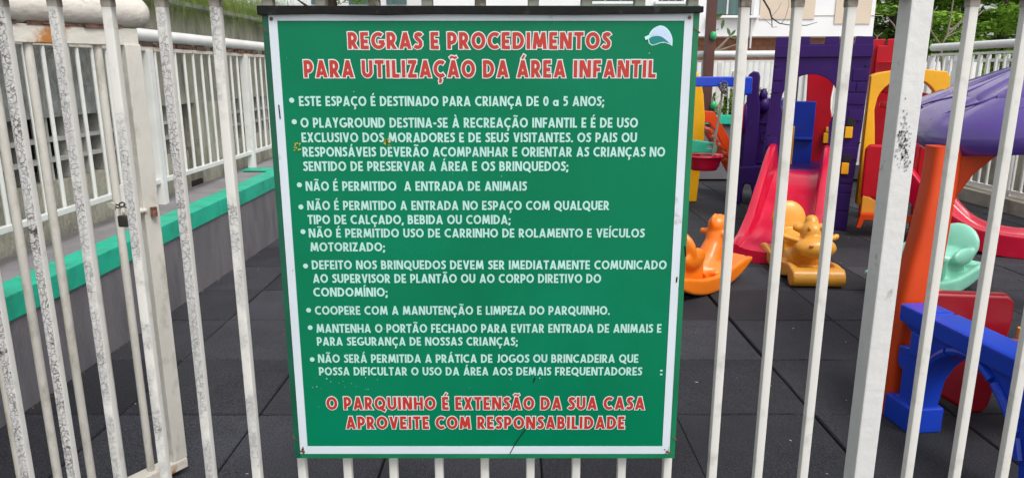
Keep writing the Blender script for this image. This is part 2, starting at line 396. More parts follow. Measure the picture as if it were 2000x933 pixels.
XF = -2.035; ZL = .478
def square_bar(name, m, w_, h_, parent, bev=.003, prot=None):
    b = B(); b.box((0, 0, h_/2), (w_, w_, h_), bev=bev, seg=2); return b.build(name, m, parent)
lf = thing('side_fence', 'white picket fence with round pipe handrail standing on the ledge of the left wall', 'fence', (XF, .4, ZL))
FD = .035
L_ = 7.6
b = B(); b.tube([(0, 0, .915), (0, L_, .915)], .036, 16); b.build('handrail_pipe', WHITE2, lf)
b = B(); b.box((0, L_/2, .842), (.022, L_, .020)); b.build('top_rail', RUSTW, lf)
b = B()
for k in range(150):
    y = rng.uniform(0, L_); b.box((rng.uniform(-.004, .012), y, .866+rng.uniform(-.004, .004)), (.02, rng.uniform(.04, .12), rng.uniform(.012, .024)))
o = b.build('rust_seam', BROWNRUST, lf); o['kind'] = 'stuff'
b = B(); b.box((0, L_/2, .105), (.03, L_, .026), bev=.003); b.build('bottom_rail', WHITE2, lf)
first = None
posts = [.6, 2.15, 3.72, 5.2, 6.7]
for k in range(int(L_/.125)):
    y = .06+.125*k
    if any(abs(y-p) < .045 for p in posts): continue
    if first is None: b = B(); b.tube([(0, 0, .11), (0, 0, .835)], .0095, 8); first = b.build('picket', WHITE2, lf); first.location = (0, y, 0)
    else: link_copy(first, 'picket', lf, (0, y, 0))
first = None
for y in posts:
    if first is None: first = square_bar('post', WHITE2, .052, .872, lf); first.location = (0, y, -FD)
    else: link_copy(first, 'post', lf, (0, y, -FD))
# rendered building wall with ventilation openings
XW = -2.16
rw = thing('rendered_wall', 'rough rendered concrete wall with dark block-grid ventilation openings behind the left fence', 'wall', (XW, 0, 0))
def slab(y0, y1, z0, z1, m, name='wall_face', x=0, t=.30):
    b = B(); b.box((x-t/2, (y0+y1)/2, (z0+z1)/2), (t, y1-y0, z1-z0)); return b.build(name, m, rw)
slab(-1, 3.9, .99, 1.60, CONCG); slab(3.9, 9.5, .99, 1.60, CONC, x=-.012)
slab(-1, 4.79, -.05, .69, CONC); slab(4.985, 9.5, -.05, .69, CONC)
slab(4.985, 5.42, .69, .99, CONC)
slab(6.9, 9.5, .69, .99, CONC)
b = B(); b.box((-.45, 4.2, .75), (.02, 11, 1.5)); b.build('void_shade_sheet', DARK, rw)  # near-black sheet paints the unlit interior behind the openings
b = B(); b.box((-.01, 4.887, .24), (.012, .19, .47)); b.build('slot_shade_panel', DARK, rw)  # almost flush black panel, recess shade painted without the depth
b = B(); b.box((-.13, 4.2, 1.615), (.42, 10.6, .03), bev=.006); b.build('coping', CONCG, rw)
def vents(y0, y1):
    for z in (.79, .885):
        b = B(); b.box((-.045, (y0+y1)/2, z), (.07, y1-y0, .018)); b.build('vent_bar', BLOCK, rw)
    y = y0+.08; f = None
    while y < y1:
        if f is None: b = B(); b.box((0, 0, 0), (.07, .016, .296)); f = b.build('vent_fin', BLOCK, rw); f.location = (-.049, y, .84)
        else: link_copy(f, 'vent_fin', rw, (-.049, y, .84))
        y += .155
vents(.2, 4.78); vents(5.43, 6.88)
# hanging grass
b = B()
for _ in range(22000):
    y = rng.uniform(.0, 9.4); low = .5+.5*math.sin(y*1.7+1)+.3*math.sin(y*5.1)
    p = Vector((XW+rng.uniform(-.5, .10), y, 1.64+rng.uniform(0, .13)+max(0, rng.gauss(0, .05)))); l_ = rng.uniform(.06, .22+.04*low)
    dx = rng.uniform(.01, .07); dy = rng.gauss(0, .06)
    pts = [p, p+Vector((dx, dy*.5, l_*rng.uniform(-.1, .35))), p+Vector((dx*1.5, dy, -l_*.5)), p+Vector((dx*1.6, dy*1.4, -l_))]
    wd = Vector((rng.uniform(-.3, .3), 1, 0))*rng.uniform(.0012, .003)
    L1 = [b.b.verts.new(q-wd*(1-.25*i)) for i, q in enumerate(pts)]; L2 = [b.b.verts.new(q+wd*(1-.25*i)) for i, q in enumerate(pts)]
    for i in range(3): b.b.faces.new((L1[i], L2[i], L2[i+1], L1[i+1]))
g = b.build('hanging_grass', GRASSM, normals=False)
tag(g, 'long green grass with reddish leaves hanging over the top of the rendered wall', 'grass', kind='stuff')
b = B(); b.box((XW-.55, 4.2, 1.67), (.8, 10.6, .12)); s_ = b.build('planting_soil', SOIL); struct(s_)

# ================================================================== FAR SIDE: planter, shrubs, far fence, walls
pl = thing('planter_wall', 'dark grey planter wall with green painted cap behind the orange ladder', 'planter', (2.0, 8.3, 0))
B().box((0, 0, .31), (4.6, .3, .62)).build('wall_body', GREYPAINT, pl)
for k in range(4): B().box((-1.725+1.15*k, -.02, .67), (1.143, .34, .10), bev=.01).build('cap_slab', CAPGREEN, pl)
def leaves(b, c, r, n, size, flat=.5):
    for _ in range(n):
        while True:
            q = Vector((rng.uniform(-1, 1), rng.uniform(-1, 1), rng.uniform(-1, 1)))
            if q.length < 1: break
        p = Vector(c)+Vector((q.x*r[0], q.y*r[1], q.z*r[2]))
        d = Vector((rng.gauss(0, 1), rng.gauss(0, 1), rng.gauss(0, flat))).normalized(); e = d.cross(Vector((rng.gauss(0, .5), rng.gauss(0, .5), 1))).normalized()
        s = size*rng.uniform(.6, 1.3)
        b.b.faces.new([b.b.verts.new(x) for x in (p, p+d*s*.5+e*s*.24, p+d*s, p+d*s*.5-e*s*.24)])
for k, (u, lab) in enumerate([(1395, 'yellow-green leafy shrub in the planter right beside the brown pole'), (1428, 'yellow-green leafy shrub in the planter under the blue swing beam'), (1340, 'yellow-green leafy shrub in the planter left of the brown pole, behind the sign'), (1475, 'yellow-green leafy shrub in the planter hidden behind the purple tower')]):
    c = at(u, 212, Y=8.4); t = thing('shrub', lab, 'shrub', (c.x, 8.4, .62), group='shrubs in the far planter')
    b = B(); leaves(b, (0, 0, .15+.05*(k % 2)), (.2, .16, .19), 900, .06); b.build('foliage', SHRUBM, t, normals=False)
    b = B(); b.tube([(0, 0, 0), (.02, 0, .15)], .012, 6); b.build('stem', BARK, t)

def pipe_fence(name, label, A, D, ztop, zbot, step, posts_n, m, foot=0):
    A, D = Vector(A), Vector(D); L = (D-A).length; a = math.atan2((D-A).y, (D-A).x)
    t = thing(name, label, 'fence', A, a)
    b = B(); b.tube([(0, 0, ztop), (L, 0, ztop)], .037, 14); b.build('handrail_pipe', m, t)
    B().box((L/2, 0, ztop-.075), (L, .025, .022)).build('top_rail', m, t)
    B().box((L/2, 0, zbot), (L, .03, .028)).build('bottom_rail', m, t)
    ps = [L*k/posts_n for k in range(posts_n+1)]; f = None
    for x in ps:
        if f is None: b = B(); b.box((0, 0, (ztop-.085+foot)/2), (.055, .055, ztop-.085-foot), bev=.004); f = b.build('post', m, t); f.location = (x, 0, 0)
        else: link_copy(f, 'post', t, (x, 0, 0))
    f = None
    for k in range(1, int(L/step)+1):
        x = k*step
        if any(abs(x-p) < .05 for p in ps): continue
        if f is None: b = B(); b.box((0, 0, (ztop-.085+zbot)/2), (.020, .020, ztop-.085-zbot), bev=.003); f = b.build('picket', m, t); f.location = (x, 0, 0)
        else: link_copy(f, 'picket', t, (x, 0, 0))
    return t
pipe_fence('far_fence', 'white fence with pipe handrail running across the far end behind the toys', (.4, 8.75, 0), (4.28, 7.85, 0), 1.385, .2, .062, 4, WHITE2)
pipe_fence('right_fence', 'white fence with pipe handrail on the concrete kerb along the right edge', (4.40, 7.75, 0), (4.42, .6, 0), 1.44, .165, .115, 5, WHITE2, .0)
kb = B().box((4.46, 4.0, .035), (.32, 8.0, .17), bev=.008).build('kerb', CURB); struct(kb)
cw = thing('boundary_wall', 'stained grey-beige concrete wall standing behind the right fence', 'wall', (4.95, 4, 0))
B().box((0, 0, .48), (.16, 9, .98)).build('wall_body', CONC, cw)
of = thing('outer_fence', 'white fence of wide flat boards topping the concrete wall on the right', 'fence', (4.98, 4, .97))
B().box((0, 0, .10), (.03, 9, .035)).build('bottom_rail', WHITE2, of)
B().box((0, 0, .34), (.03, 9, .03)).build('top_rail', WHITE2, of)
f = None
for k in range(62):
    y = -4.4+k*.145
    if f is None: b = B(); b.box((0, 0, .2), (.02, .07, .4), bev=.012); f = b.build('board', WHITE2, of); f.location = (0, y, 0)
    else: link_copy(f, 'board', of, (0, y, 0))
ww = thing('white_screen_wall', 'white painted screen wall seen through the pickets of the far fence', 'wall', (3.2, 10.6, 0))
B().box((0, 0, .665), (7.0, .2, 1.33)).build('wall_body', WHITE2, ww)
for k in range(7): B().box((-3.1+k*1.03, -.13, .6), (.08, .05, 1.2)).build('rib', WHITE2, ww)

# ------------------------------------------------------------------ apartment building
bl = thing('apartment_building', 'white apartment building with beige panels and a green-curtained window beyond the far fence', 'building', (3.0, 16, 0))
X0, X1 = -4.9, 4.75
z75 = 1.93
B().box(((X0+X1)/2, 3, (z75+12)/2), (X1-X0, 6, 12-z75)).build('wall', FACADE, bl)
B().box(((X0+X1)/2-.3, 3.2, z75/2), (X1-X0-.6, 5, z75)).build('lower_wall', BRICKT, bl)
# tile rows on the brown band
b = B()
for r_ in range(5):
    for k in range(46): b.box((X0+.1+k*.21+(.1 if r_ % 2 else 0), .693, 1.3+r_*.13), (.2, .02, .12))
o = b.build('brown_tiles', BRICKT, bl); o['kind'] = 'stuff'
def fx(u): return at(u, 30, Y=16).x-3.0
def fz(v): return at(1500, v, Y=16).z
for u0, u1, vb in ((1483, 1590, 38), (1630, 1700, 47), (1046, 1110, -15), (870, 925, -15), (960, 1010, -15)):
    B().box(((fx(u0)+fx(u1))/2, -.012, (fz(vb)+5.2)/2), (fx(u1)-fx(u0), .024, 5.2-fz(vb))).build('beige_panel', BEIGE, bl)
def window(u0, u1, vb, vt):
    x0, x1, z0, z1 = fx(u0), fx(u1), fz(vb), fz(vt)
    fr = B().box(((x0+x1)/2, -.01, (z0+z1)/2), (x1-x0+.08, .05, z1-z0+.08)).build('window', mat('window_recess', (.05, .06, .06), .5), bl)
    B().box(((x0+x1)/2, -.045, (z0+z1)/2), (x1-x0, .02, z1-z0)).build('pane', GLASS, fr)
    for k in range(4): B().box((x0+(x1-x0)*k/3, -.06, (z0+z1)/2), (.035, .03, z1-z0)).build('frame', ALU, fr)
    B().box(((x0+x1)/2, -.09, z0-.05), (x1-x0+.3, .16, .05)).build('sill', FACADE, fr)
window(1394, 1466, 29, -60); window(1150, 1240, 2, -60); window(1290, 1330, 2, -60)
B().box((fx(1560), -.006, fz(31)), (3.6, .012, .012)).build('facade_joint', CURB, bl)
B().box((fx(1468), -.04, fz(0)), (.035, .05, 2.0)).build('drainpipe', ALU, bl)
b2 = thing('distant_building', 'pale distant building peeking out above the top left of the sign', 'building', (-6.0, 30, 0))
B().box((0, 2, 6), (5.0, 4, 12)).build('wall', FACADE, b2)
for k in range(3): B().box((-1.6+1.5*k, -.02, 4.4), (.8, .05, 1.2)).build('window', GLASS, b2)

# ------------------------------------------------------------------ trees
def tree(lab, x, y, h, r, n, lsz, grp='trees beyond the fences'):
    t = thing('leafy_tree', lab, 'tree', (x, y, 0), group=grp)
    b = B(); b.tube([(0, 0, 0), (.1, .05, h*.3), (-.05, 0, h*.6), (.05, 0, h*.9)], [.22, .17, .11, .03], 8)
    brs = []
    for k in range(9):
        a = rng.uniform(0, 6.28); z = h*rng.uniform(.22, .7); e = (math.cos(a)*r*.7, math.sin(a)*r*.7, z+rng.uniform(.1, .8))
        b.tube([(0, 0, z), (e[0]*.5, e[1]*.5, z+.3), e], [.07, .045, .015], 6); brs.append(e)
    b.build('trunk', DBARK, t)
    b = B()
    for k in range(n//160):
        a = rng.uniform(0, 6.28); z = rng.uniform(.16, 1.0); q = math.sqrt(rng.random())*r*(1.15-z*.5)
        rr = rng.uniform(.35, .8)
        # flat sprays of leaves, tips drooping
        leaves(b, (math.cos(a)*q, math.sin(a)*q, z*h), (rr, rr, rr*.22), 160, lsz, .25)
    b.build('crown', LEAFY, t, normals=False)
tree('broad bright green tree beyond the fence, just right of the white building', 10.2, 20, 7, 3.0, 26000, .17)
tree('broad green tree beyond the right fence, between the large white post and the next bar', 13.4, 20.5, 7, 3.2, 26000, .17)
tree('dark green tree filling the top right corner beyond the right fence', 16.5, 21.5, 7.5, 3.2, 24000, .17)
tree('green tree behind the first row, above the red castle wall', 12.0, 25, 8, 3.6, 15000, .2)
tree('green tree furthest back at the top right corner', 16.0, 26.5, 8, 3.8, 15000, .2)
tree('small green tree seen above the top left edge of the sign', -4.1, 17, 5.5, 1.1, 6000, .13)
b = B()
for k in range(60): leaves(b, (rng.uniform(5, 20), rng.uniform(18, 27), rng.uniform(.3, 2.2)), (.9, .9, .5), 220, .17, .5)
o = b.build('undergrowth', LEAFY, normals=False); tag(o, 'dense dark green undergrowth below the trees beyond the right fence', 'bushes', kind='stuff')

# bare-branched plants
def branch(b, p, d, l_, r_, depth):
    p = Vector(p); d = Vector(d).normalized(); pts = [p]; tips = []
    for k in range(3):
        d = (d+Vector((rng.gauss(0, .16), rng.gauss(0, .1), rng.gauss(0, .14)))).normalized(); pts.append(pts[-1]+d*l_/3)
    b.tube(pts, [r_, r_*.85, r_*.7, r_*.55], 6)
    if depth:
        for k in range(rng.choice((2, 3))):
            tips += branch(b, pts[-1 if k == 0 else 2], d+Vector((rng.gauss(0, .6), rng.gauss(0, .3), rng.gauss(0, .35))), l_*.65, r_*.55, depth-1)
    else: tips.append((pts[-1], d))
    return tips
def bigleaf(b, p, d, s):
    e = d.cross(Vector((rng.gauss(0, .3), 1, .2))).normalized(); n_ = d.cross(e)
    cs_ = [(0, 0), (.25, .16), (.55, .2), (.85, .1), (1, 0)]
    A = [b.b.verts.new(p+d*s*a+e*s*w_+n_*s*.05) for a, w_ in cs_]; M_ = [b.b.verts.new(p+d*s*a) for a, w_ in cs_[1:-1]]
    D = [b.b.verts.new(p+d*s*a-e*s*w_+n_*s*.05) for a, w_ in cs_[1:-1]]
    for side in (A[1:-1], D):
        ch = [A[0]]+M_+[A[-1]]; sd_ = [A[0]]+side+[A[-1]]
        for i in range(len(ch)-1):
            vs = [ch[i], ch[i+1], sd_[i+1], sd_[i]]; vs = list(dict.fromkeys(vs))
            if len(vs) > 2: b.b.faces.new(vs)
def bare_plant(lab, base, stems, m, nleaf, group=None):
    t = thing('bare_branched_plant', lab, 'plant', base, group=group); b = B(); tips = []
    for d, l_, r_, dep in stems: tips += branch(b, (0, 0, 0), d, l_, r_, dep)
    b.build('branches', m, t)
    for p, d in tips[:nleaf]:
        for k in range(3):
            b = B(); bigleaf(b, Vector((0, 0, 0)), (d+Vector((rng.gauss(0, .7), rng.gauss(0, .4), rng.gauss(0, .5)))).normalized(), rng.uniform(.10, .17))
            o = b.build('leaf', FRANG, t, normals=False); o.location = p
p = at(1383, 112, Y=8.42)
t = thing('frangipani_plant', 'pale-stemmed plant with a few broad leaves just right of the brown pole', 'plant', (p.x, 8.42, .62))
def rel(u, v, y=8.42): q = at(u, v, Y=y); return q-Vector(t.location)
b = B(); b.tube([(0, 0, 0), (0, 0, .5), rel(1386, 110), rel(1408, 90), rel(1426, 71)], [.03, .025, .018, .015, .013], 7)
b.tube([rel(1398, 101), rel(1420, 94), rel(1446, 85)], [.013, .011, .009], 6)
b.tube([rel(1386, 110), rel(1384, 80), rel(1391, 62), rel(1404, 57)], [.012, .009, .006, .004], 6)
b.tube([rel(1384, 80), rel(1386, 45), rel(1400, 38), rel(1413, 37)], [.01, .007, .005, .004], 6); b.build('branches', BARK, t)
for u, v, d, s in ((1426, 71, (.5, 0, .6), .09), (1426, 71, (-.4, 0, .9), .10), (1428, 72, (.9, 0, -.1), .09), (1445, 84, (.6, 0, -.8), .11), (1413, 37, (-.15, 0, -1), .12), (1393, 38, (.8, 0, .45), .12), (1388, 42, (-.4, 0, .8), .09), (1448, 84, (.2, 0, .9), .08)):
    b = B(); bigleaf(b, Vector((0, 0, 0)), Vector(d).normalized(), s); o = b.build('leaf', FRANG, t, normals=False); o.location = rel(u, v)
t = thing('bare_tree', 'dark leafless branches reaching in front of the beige building panel', 'tree', (3.9, 9.6, 0))
def rel2(u, v): q = at(u, v, Y=9.6); return q-Vector(t.location)
b = B(); b.tube([(-.1, 0, 0), (-.2, 0, 1.4), (-.35, 0, 2.3), rel2(1480, -30), rel2(1491, 0), rel2(1503, 20), rel2(1507, 35), rel2(1522, 46), rel2(1545, 50), rel2(1575, 50), rel2(1596, 44)], [.04, .035, .03, .016, .012, .012, .010, .007, .006, .005, .003], 6)
b.tube([rel2(1507, 33), rel2(1508, 54)], [.007, .006], 6); b.tube([rel2(1507, 54), rel2(1518, 53)], .003, 5)
b.tube([rel2(1526, 47), rel2(1534, 35), rel2(1541, 10), rel2(1540, -8)], [.004, .003, .003, .002], 5); b.tube([rel2(1507, 33), rel2(1520, 18), rel2(1526, 5)], [.003, .002, .002], 5)
b.tube([rel2(1507, 50), rel2(1495, 40), rel2(1491, 36)], [.003, .003, .002], 5); b.build('branches', DBARK, t)
t = thing('bare_tree', 'pale bare branches rising behind the right fence in front of the trees', 'tree', (5.6, 9.5, 0))
def rel3(u, v): q = at(u, v, Y=9.5); return q-Vector(t.location)
b = B(); b.tube([(0, 0, 0), (.02, 0, .9), rel3(1838, 88), rel3(1850, 70), rel3(1856, 40), rel3(1862, 0), rel3(1864, -20)], [.04, .035, .016, .014, .012, .009, .008], 6)
b.tube([rel3(1850, 70), rel3(1870, 50), rel3(1890, 35), rel3(1908, 32), rel3(1922, 20)], [.012, .010, .009, .009, .008], 6)
b.tube([rel3(1850, 72), rel3(1872, 62), rel3(1895, 55)], [.009, .007, .004], 6); b.tube([rel3(1855, 60), rel3(1874, 44), rel3(1886, 30)], [.008, .006, .004], 6)
b.tube([rel3(1838, 90), rel3(1818, 60), rel3(1822, 25), rel3(1832, 12)], [.012, .008, .005, .004], 6); b.build('branches', BARK, t)
t = thing('bare_tree', 'small pale forked twig standing just above the red castle wall', 'tree', (4.6, 9.2, 0))
def rel4(u, v): q = at(u, v, Y=9.2); return q-Vector(t.location)
b = B(); b.tube([(0, 0, 0), rel4(1713, 85), rel4(1713, 70)], [.03, .012, .010], 6)
b.tube([rel4(1713, 72), rel4(1706, 64)], [.008, .004], 5); b.tube([rel4(1713, 72), rel4(1724, 64)], [.008, .004], 5)
b.tube([(0, 0, 0), rel4(1757, 70), rel4(1745, 48), rel4(1731, 32)], [.03, .012, .010, .005], 6); b.build('branches', BARK, t)

# brown pole
pc = at(1382, 150, Y=8.22)
bp_ = thing('brown_pole', 'tall brown painted steel pole between the sign and the first bar on its right', 'pole', (pc.x, 8.22, .72))
B().box((0, 0, 1.5), (.098, .098, 3.0), bev=.006).build('shaft', BROWNPOLE, bp_)
B().box((0, 0, .01), (.2, .2, .02), bev=.003).build('base_plate', BROWNPOLE, bp_)
for v in (70, 206):
    q = at(1394, v, Y=8.14); b = B(); b.ell((q.x-pc.x, -.06, q.z-.72), (.036, .036, .048)); b.tube([(q.x-pc.x, -.06, q.z-.72), (0, 0, q.z-.72)], .012, 6); b.build('green_knob', GREENP, bp_)

# ================================================================== CASTLE PLAYSET
CA = R(-22.5); CO = Vector((2.33, 5.5, 0))
cas = thing('castle_playset', 'purple, red and yellow plastic castle playset with battlements and arched doorway', 'playset', CO, CA)
def circ(cx, cz, r, a0, a1, n): return [(cx+r*math.cos(R(a0+(a1-a0)*k/n)), cz+r*math.sin(R(a0+(a1-a0)*k/n))) for k in range(n+1)]
out = [(-.395, 0), (-.23, 0), (-.23, .20), (-.2, .30), (.06, .30), (.09, .2), (.10, 0), (.265, 0), (.275, .30), (.30, .80), (.315, 1.445), (.195, 1.45), (.192, 1.400), (.088, 1.400), (.085, 1.45),
       (-.01, 1.45), (-.013, 1.400), (-.110, 1.400), (-.113, 1.45), (-.180, 1.45), (-.183, 1.400), (-.248, 1.400), (-.25, 1.45), (-.355, 1.45), (-.36, 1.0), (-.385, .57)]
hole = [(-.235, .46), (.090, .46), (.078, .70), (.072, .80)]+circ(-.082, .975, .203, -28, 208, 22)+[(-.262, .80), (-.240, .70)]
b = B(); b.prism(out, 0, .11, [hole], bev=.008); b.build('front_wall', PURPLE, cas, sharp=35)
b = B(); b.box((-.02, -.006, 1.345), (.672, .022, .085), bev=.004)
for x0, x1 in ((-.25, -.18), (-.11, -.015), (.088, .19)): pass
b.build('battlement_band', PURPLE, cas)
# moulded stone blocks, slightly proud
for (x0, x1, z0, z1) in ((.20, .302, 1.13, 1.215), (.155, .225, 1.05, 1.12), (.232, .302, 1.05, 1.12), (.17, .295, .96, 1.04), (-.352, -.28, 1.13, 1.215), (-.355, -.30, 1.04, 1.12), (.17, .285, .55, .64), (-.365, -.29, .62, .70),
                         (.15, .275, .30, .36), (.15, .272, .16, .29), (.15, .27, .02, .15), (.20, .29, .84, .92), (-.37, -.3, .45, .55), (-.1, .0, 1.30, 1.36), (.17, .28, .37, .41)):
    B().box(((x0+x1)/2, -.0005, (z0+z1)/2), (x1-x0, .013, z1-z0), bev=.004).build('stone_block', PURPLE, cas)
for z in (.755, .485):
    B().box((.212, -.008, z), (.052, .04, .085), bev=.006).build('step_block', YELLOW, cas)
    B().box((.222, -.0035, z+.075), (.056, .012, .06), bev=.004).build('hole_shade_block', DARK, cas)  # black block on the wall face, painted as the shade inside a hole
B().box((-.04, .40, .425), (.62, .58, .05), bev=.01).build('platform', PURPLE, cas)
# left side wall and rear wall pieces
b = B(); b.prism([(.14, 0), (.68, 0), (.68, .98), (.14, .98)], -.05, .0, [[(.25, .5), (.58, .5), (.58, .78)]+[(.415+.165*math.cos(R(a)), .78+.12*math.sin(R(a))) for a in range(20, 161, 20)]+[(.25, .78)]], bev=.006, M=Matrix.Translation((-.33, 0, 0)) @ rot('Z', 90) @ Matrix.Identity(4))
b.build('left_wall', DKBLUE, cas, sharp=35)
B().box((-.115, .50, .68), (.17, .04, .56), bev=.012).build('blue_panel', DKBLUE, cas)
B().box((-.115, .475, .655), (.17, .05, .03), bev=.01).build('blue_panel_ledge', DKBLUE, cas)
b = B(); b.prism([(-.16, .0), (.30, 0), (.20, .45), (.16, .60), (.145, .72), (.13, .78), (.10, .83), (.085, .90), (.08, .98), (.09, 1.08), (.11, 1.16), (.60, 1.17), (.6, 1.45), (.545, 1.45), (.545, 1.40), (.44, 1.40), (.44, 1.45), (.33, 1.45), (.33, 1.40), (.2, 1.40), (.2, 1.25), (-.12, 1.25), (-.1, .6), (-.16, .3)], .66, .74, bev=.008)
b.build('rear_wall', RED, cas, sharp=35)
B().box((.075, .635, .655), (.05, .05, .085), bev=.006).build('yellow_latch', YELLOW, cas)
B().box((.078, .640, .725), (.03, .04, .04), bev=.005).build('yellow_latch_top', YELLOW, cas)
B().box((-.19, .42, .60), (.03, .04, .32), bev=.006).build('yellow_edge', YELLOW, cas)
B().box((.155, .60, .70), (.03, .04, .25), bev=.006).build('yellow_edge', YELLOW, cas)
b = B(); b.prism([(0, 0), (.25, 0), (.25, 1.40), (.19, 1.40), (.19, 1.45), (.07, 1.45), (.07, 1.40), (0, 1.40)], 0, .07, bev=.008, M=Matrix.Translation((.38, .62, 0)) @ rot('Z', 0)); 
b.build('red_tower_panel', RED, cas, sharp=35)
B().box((.46, .600, 1.27), (.12, .02, .012), bev=.003).build('panel_ridge', RED, cas)
# yellow arch over the second slide
yo = [(0, .2), (.075, .2), (.085, .62), (.065, .80), (.05, .92)]+[(.26+.205*math.cos(R(a)), .96+.19*math.sin(R(a))) for a in range(165, 14, -12)]+[(.46, .92), (.445, .80), (.44, .5), (.52, .5), (.53, 1.16), (.50, 1.20), (.26, 1.225), (.05, 1.19), (0, 1.17)]
b = B(); b.prism(yo, 0, .09, bev=.010, M=Matrix.Translation((.325, .06, 0)) @ rot('Z', 8)); b.build('yellow_arch', YELLOW, cas, sharp=35)
b = B(); b.prism([(0, .0), (.13, 0), (.125, .06), (.10, .12), (.05, .155), (0, .16)], 0, .08, bev=.01, M=Matrix.Translation((.345, -.12, .14))); b.build('yellow_foot', AMBER, cas)
b = B(); b.prism([(0, -.06), (.03, -.06), (.05, 0), (.30, .005), (.42, .0), (.44, -.05), (.46, -.05), (.46, .06), (.02, .05)], 0, .07, bev=.008, M=Matrix.Translation((.32, -.2, .13))); b.build('orange_step', RUSTOR, cas)
B().box((.66, .25, 1.02), (.5, .05, .07), rot('Y', 14), bev=.012).build('red_handrail', RED, cas)
B().box((.66, .25, .90), (.5, .05, .05), rot('Y', 14), bev=.012).build('red_handrail', RED, cas)

def chute(path, width, wall, m, name, parent, base0=True, skirt=.10):
    """U-shaped slide: path of (x, y, z_bed), width list, wall height list"""
    P_ = [Vector(p) for p in path]; rows = []
    for i, p in enumerate(P_):
        d = (P_[min(i+1, len(P_)-1)]-P_[max(i-1, 0)]); d.z = 0; d.normalize(); s = Vector((d.y, -d.x, 0)); w_ = width[i]/2; h_ = wall[i]
        zb = max(0.004, p.z-skirt*(1 if p.z > .15 else .9)); t_ = .05
        prof = [(-w_, zb), (-w_-.006, p.z+h_*.6), (-w_-.004, p.z+h_*.92), (-w_+.008, p.z+h_), (-w_+.040, p.z+h_), (-w_+.052, p.z+h_*.93), (-w_+.062, p.z+h_*.45), (-w_+.075, p.z+.012), (-w_+.10, p.z+.003), (-w_*.4, p.z-.004), (0, p.z-.006),
                (w_*.4, p.z-.004), (w_-.10, p.z+.003), (w_-.075, p.z+.012), (w_-.062, p.z+h_*.45), (w_-.052, p.z+h_*.93), (w_-.040, p.z+h_), (w_-.008, p.z+h_), (w_+.004, p.z+h_*.92), (w_+.006, p.z+h_*.6), (w_, zb), (w_-.03, zb), (-w_+.03, zb)]
        rows.append([(p.x+s.x*a, p.y+s.y*a, z) for a, z in prof])
    b = B(); b.grid(rows, closed=True, capends=True); return b.build(name, m, parent, sharp=50)
pth = smoothpts([(-.115, .02, .46), (-.12, -.10, .455), (-.13, -.25, .405), (-.15, -.50, .275), (-.17, -.75, .16), (-.19, -.95, .105), (-.205, -1.12, .088), (-.21, -1.27, .085)], 4)
n_ = len(pth); wid = [.43+.10*(k/n_) for k in range(n_)]; wl = []
for k in range(n_):
    q = k/(n_-1); wl.append(.19 if q < .12 else .19-.05*(q-.12)/.3 if q < .42 else max(.028, .14-.125*(q-.42)/.4))
chute(pth, wid, wl, PINK, 'pink_slide', cas)
b = B(); b.tube([(-.46+.03, -1.262, .045), (.04-.03, -1.262, .045)], .038, 10)
b = None
pth2 = smoothpts([(.56, .10, .47), (.62, .0, .46), (.74, -.10, .40), (.90, -.20, .24), (1.06, -.26, .13), (1.24, -.30, .095), (1.45, -.30, .09), (1.75, -.25, .09)], 4)
n2 = len(pth2); wl = []
for k in range(n2):
    q = k/(n2-1); wl.append(.20 if q < .12 else max(.055, .20-.13*(q-.12)/.25))
chute(pth2, [.36]*n2, wl, PINK, 'curved_slide', cas)
b = B(); b.prism([(-.11, 0), (.11, 0), (.115, .36), (.09, .40), (-.09, .40), (-.115, .36)], -.03, .03, bev=.02, seg=3, M=Matrix.Translation((.445, -.09, .28)) @ rot('Z', -4)); b.build('slide_side_panel', RED, cas)
b = B(); b.prism([(-.09, .05), (.11, 0), (.115, .30), (.05, .36), (-.09, .34)], -.03, .03, bev=.02, seg=3, M=Matrix.Translation((.76, -.16, .36)) @ rot('Z', -10)); b.build('slide_side_panel', RED, cas)
B().box((.74, -.05, .17), (.1, .2, .34), bev=.02).build('slide_support', DKRED, cas)
b = B(); b.box((-.08, .3, .2), (.5, .4, .4)); b.build('under_shade_box', DARK, cas)  # black filler that paints the shade below the platform
for x, z in ((-.34, 1.24), (.28, 1.24), (-.35, .72), (.29, .68), (.235, .42), (-.31, .40), (.225, .10)):
    b = B(); b.ell((x, -.003, z), (.009, .005, .009), u=12, v=6); b.build('bolt', DARK, cas)
# small left tower with swing bracket (same playset)
lt = Matrix.Translation((-.20, 1.02, 0))
def LP(x, y): return (-.635+x, .985+y)
b = B(); b.prism([(0, 0), (.27, 0), (.27, .90), (.255, .955), (.02, .96), (0, .93)], 0, .26, bev=.012, M=Matrix.Translation((*LP(.13, .05), 0))); b.build('small_tower', PURPLE, cas)
b = B()
for k in range(24):
    a = k*math.pi/12
b.tube([(*LP(.215+.050*math.cos(k*math.pi/10), .045), .62+.055*math.sin(k*math.pi/10)) for k in range(21)], .006, 6); b.build('ring_emblem', PURPLE, cas)
b = B(); b.tube([(*LP(.21, .045), .47), (*LP(.265, .042), .43), (*LP(.32, .045), .47)], .007, 6); b.build('chevron_emblem', PURPLE, cas)
B().box((*LP(.265, .045), .74), (.25, .015, .012), bev=.003).build('tower_ridge', PURPLE, cas)
B().box((*LP(.265, .045), .38), (.25, .015, .012), bev=.003).build('tower_ridge', PURPLE, cas)
b = B(); b.prism([(.0, .30), (.12, .30), (.125, .9), (.10, 1.0), (.10, 1.15), (.085, 1.195), (.04, 1.20), (0, 1.17)], -.04, .05, bev=.015, seg=3, M=Matrix.Translation((*LP(.02, 0), 0))); b.build('swing_bracket', PURPLE, cas)
b = B(); b.box((*LP(.055, .06), .56), (.15, .14, .52), bev=.02); b.build('bracket_body', PURPLE, cas)
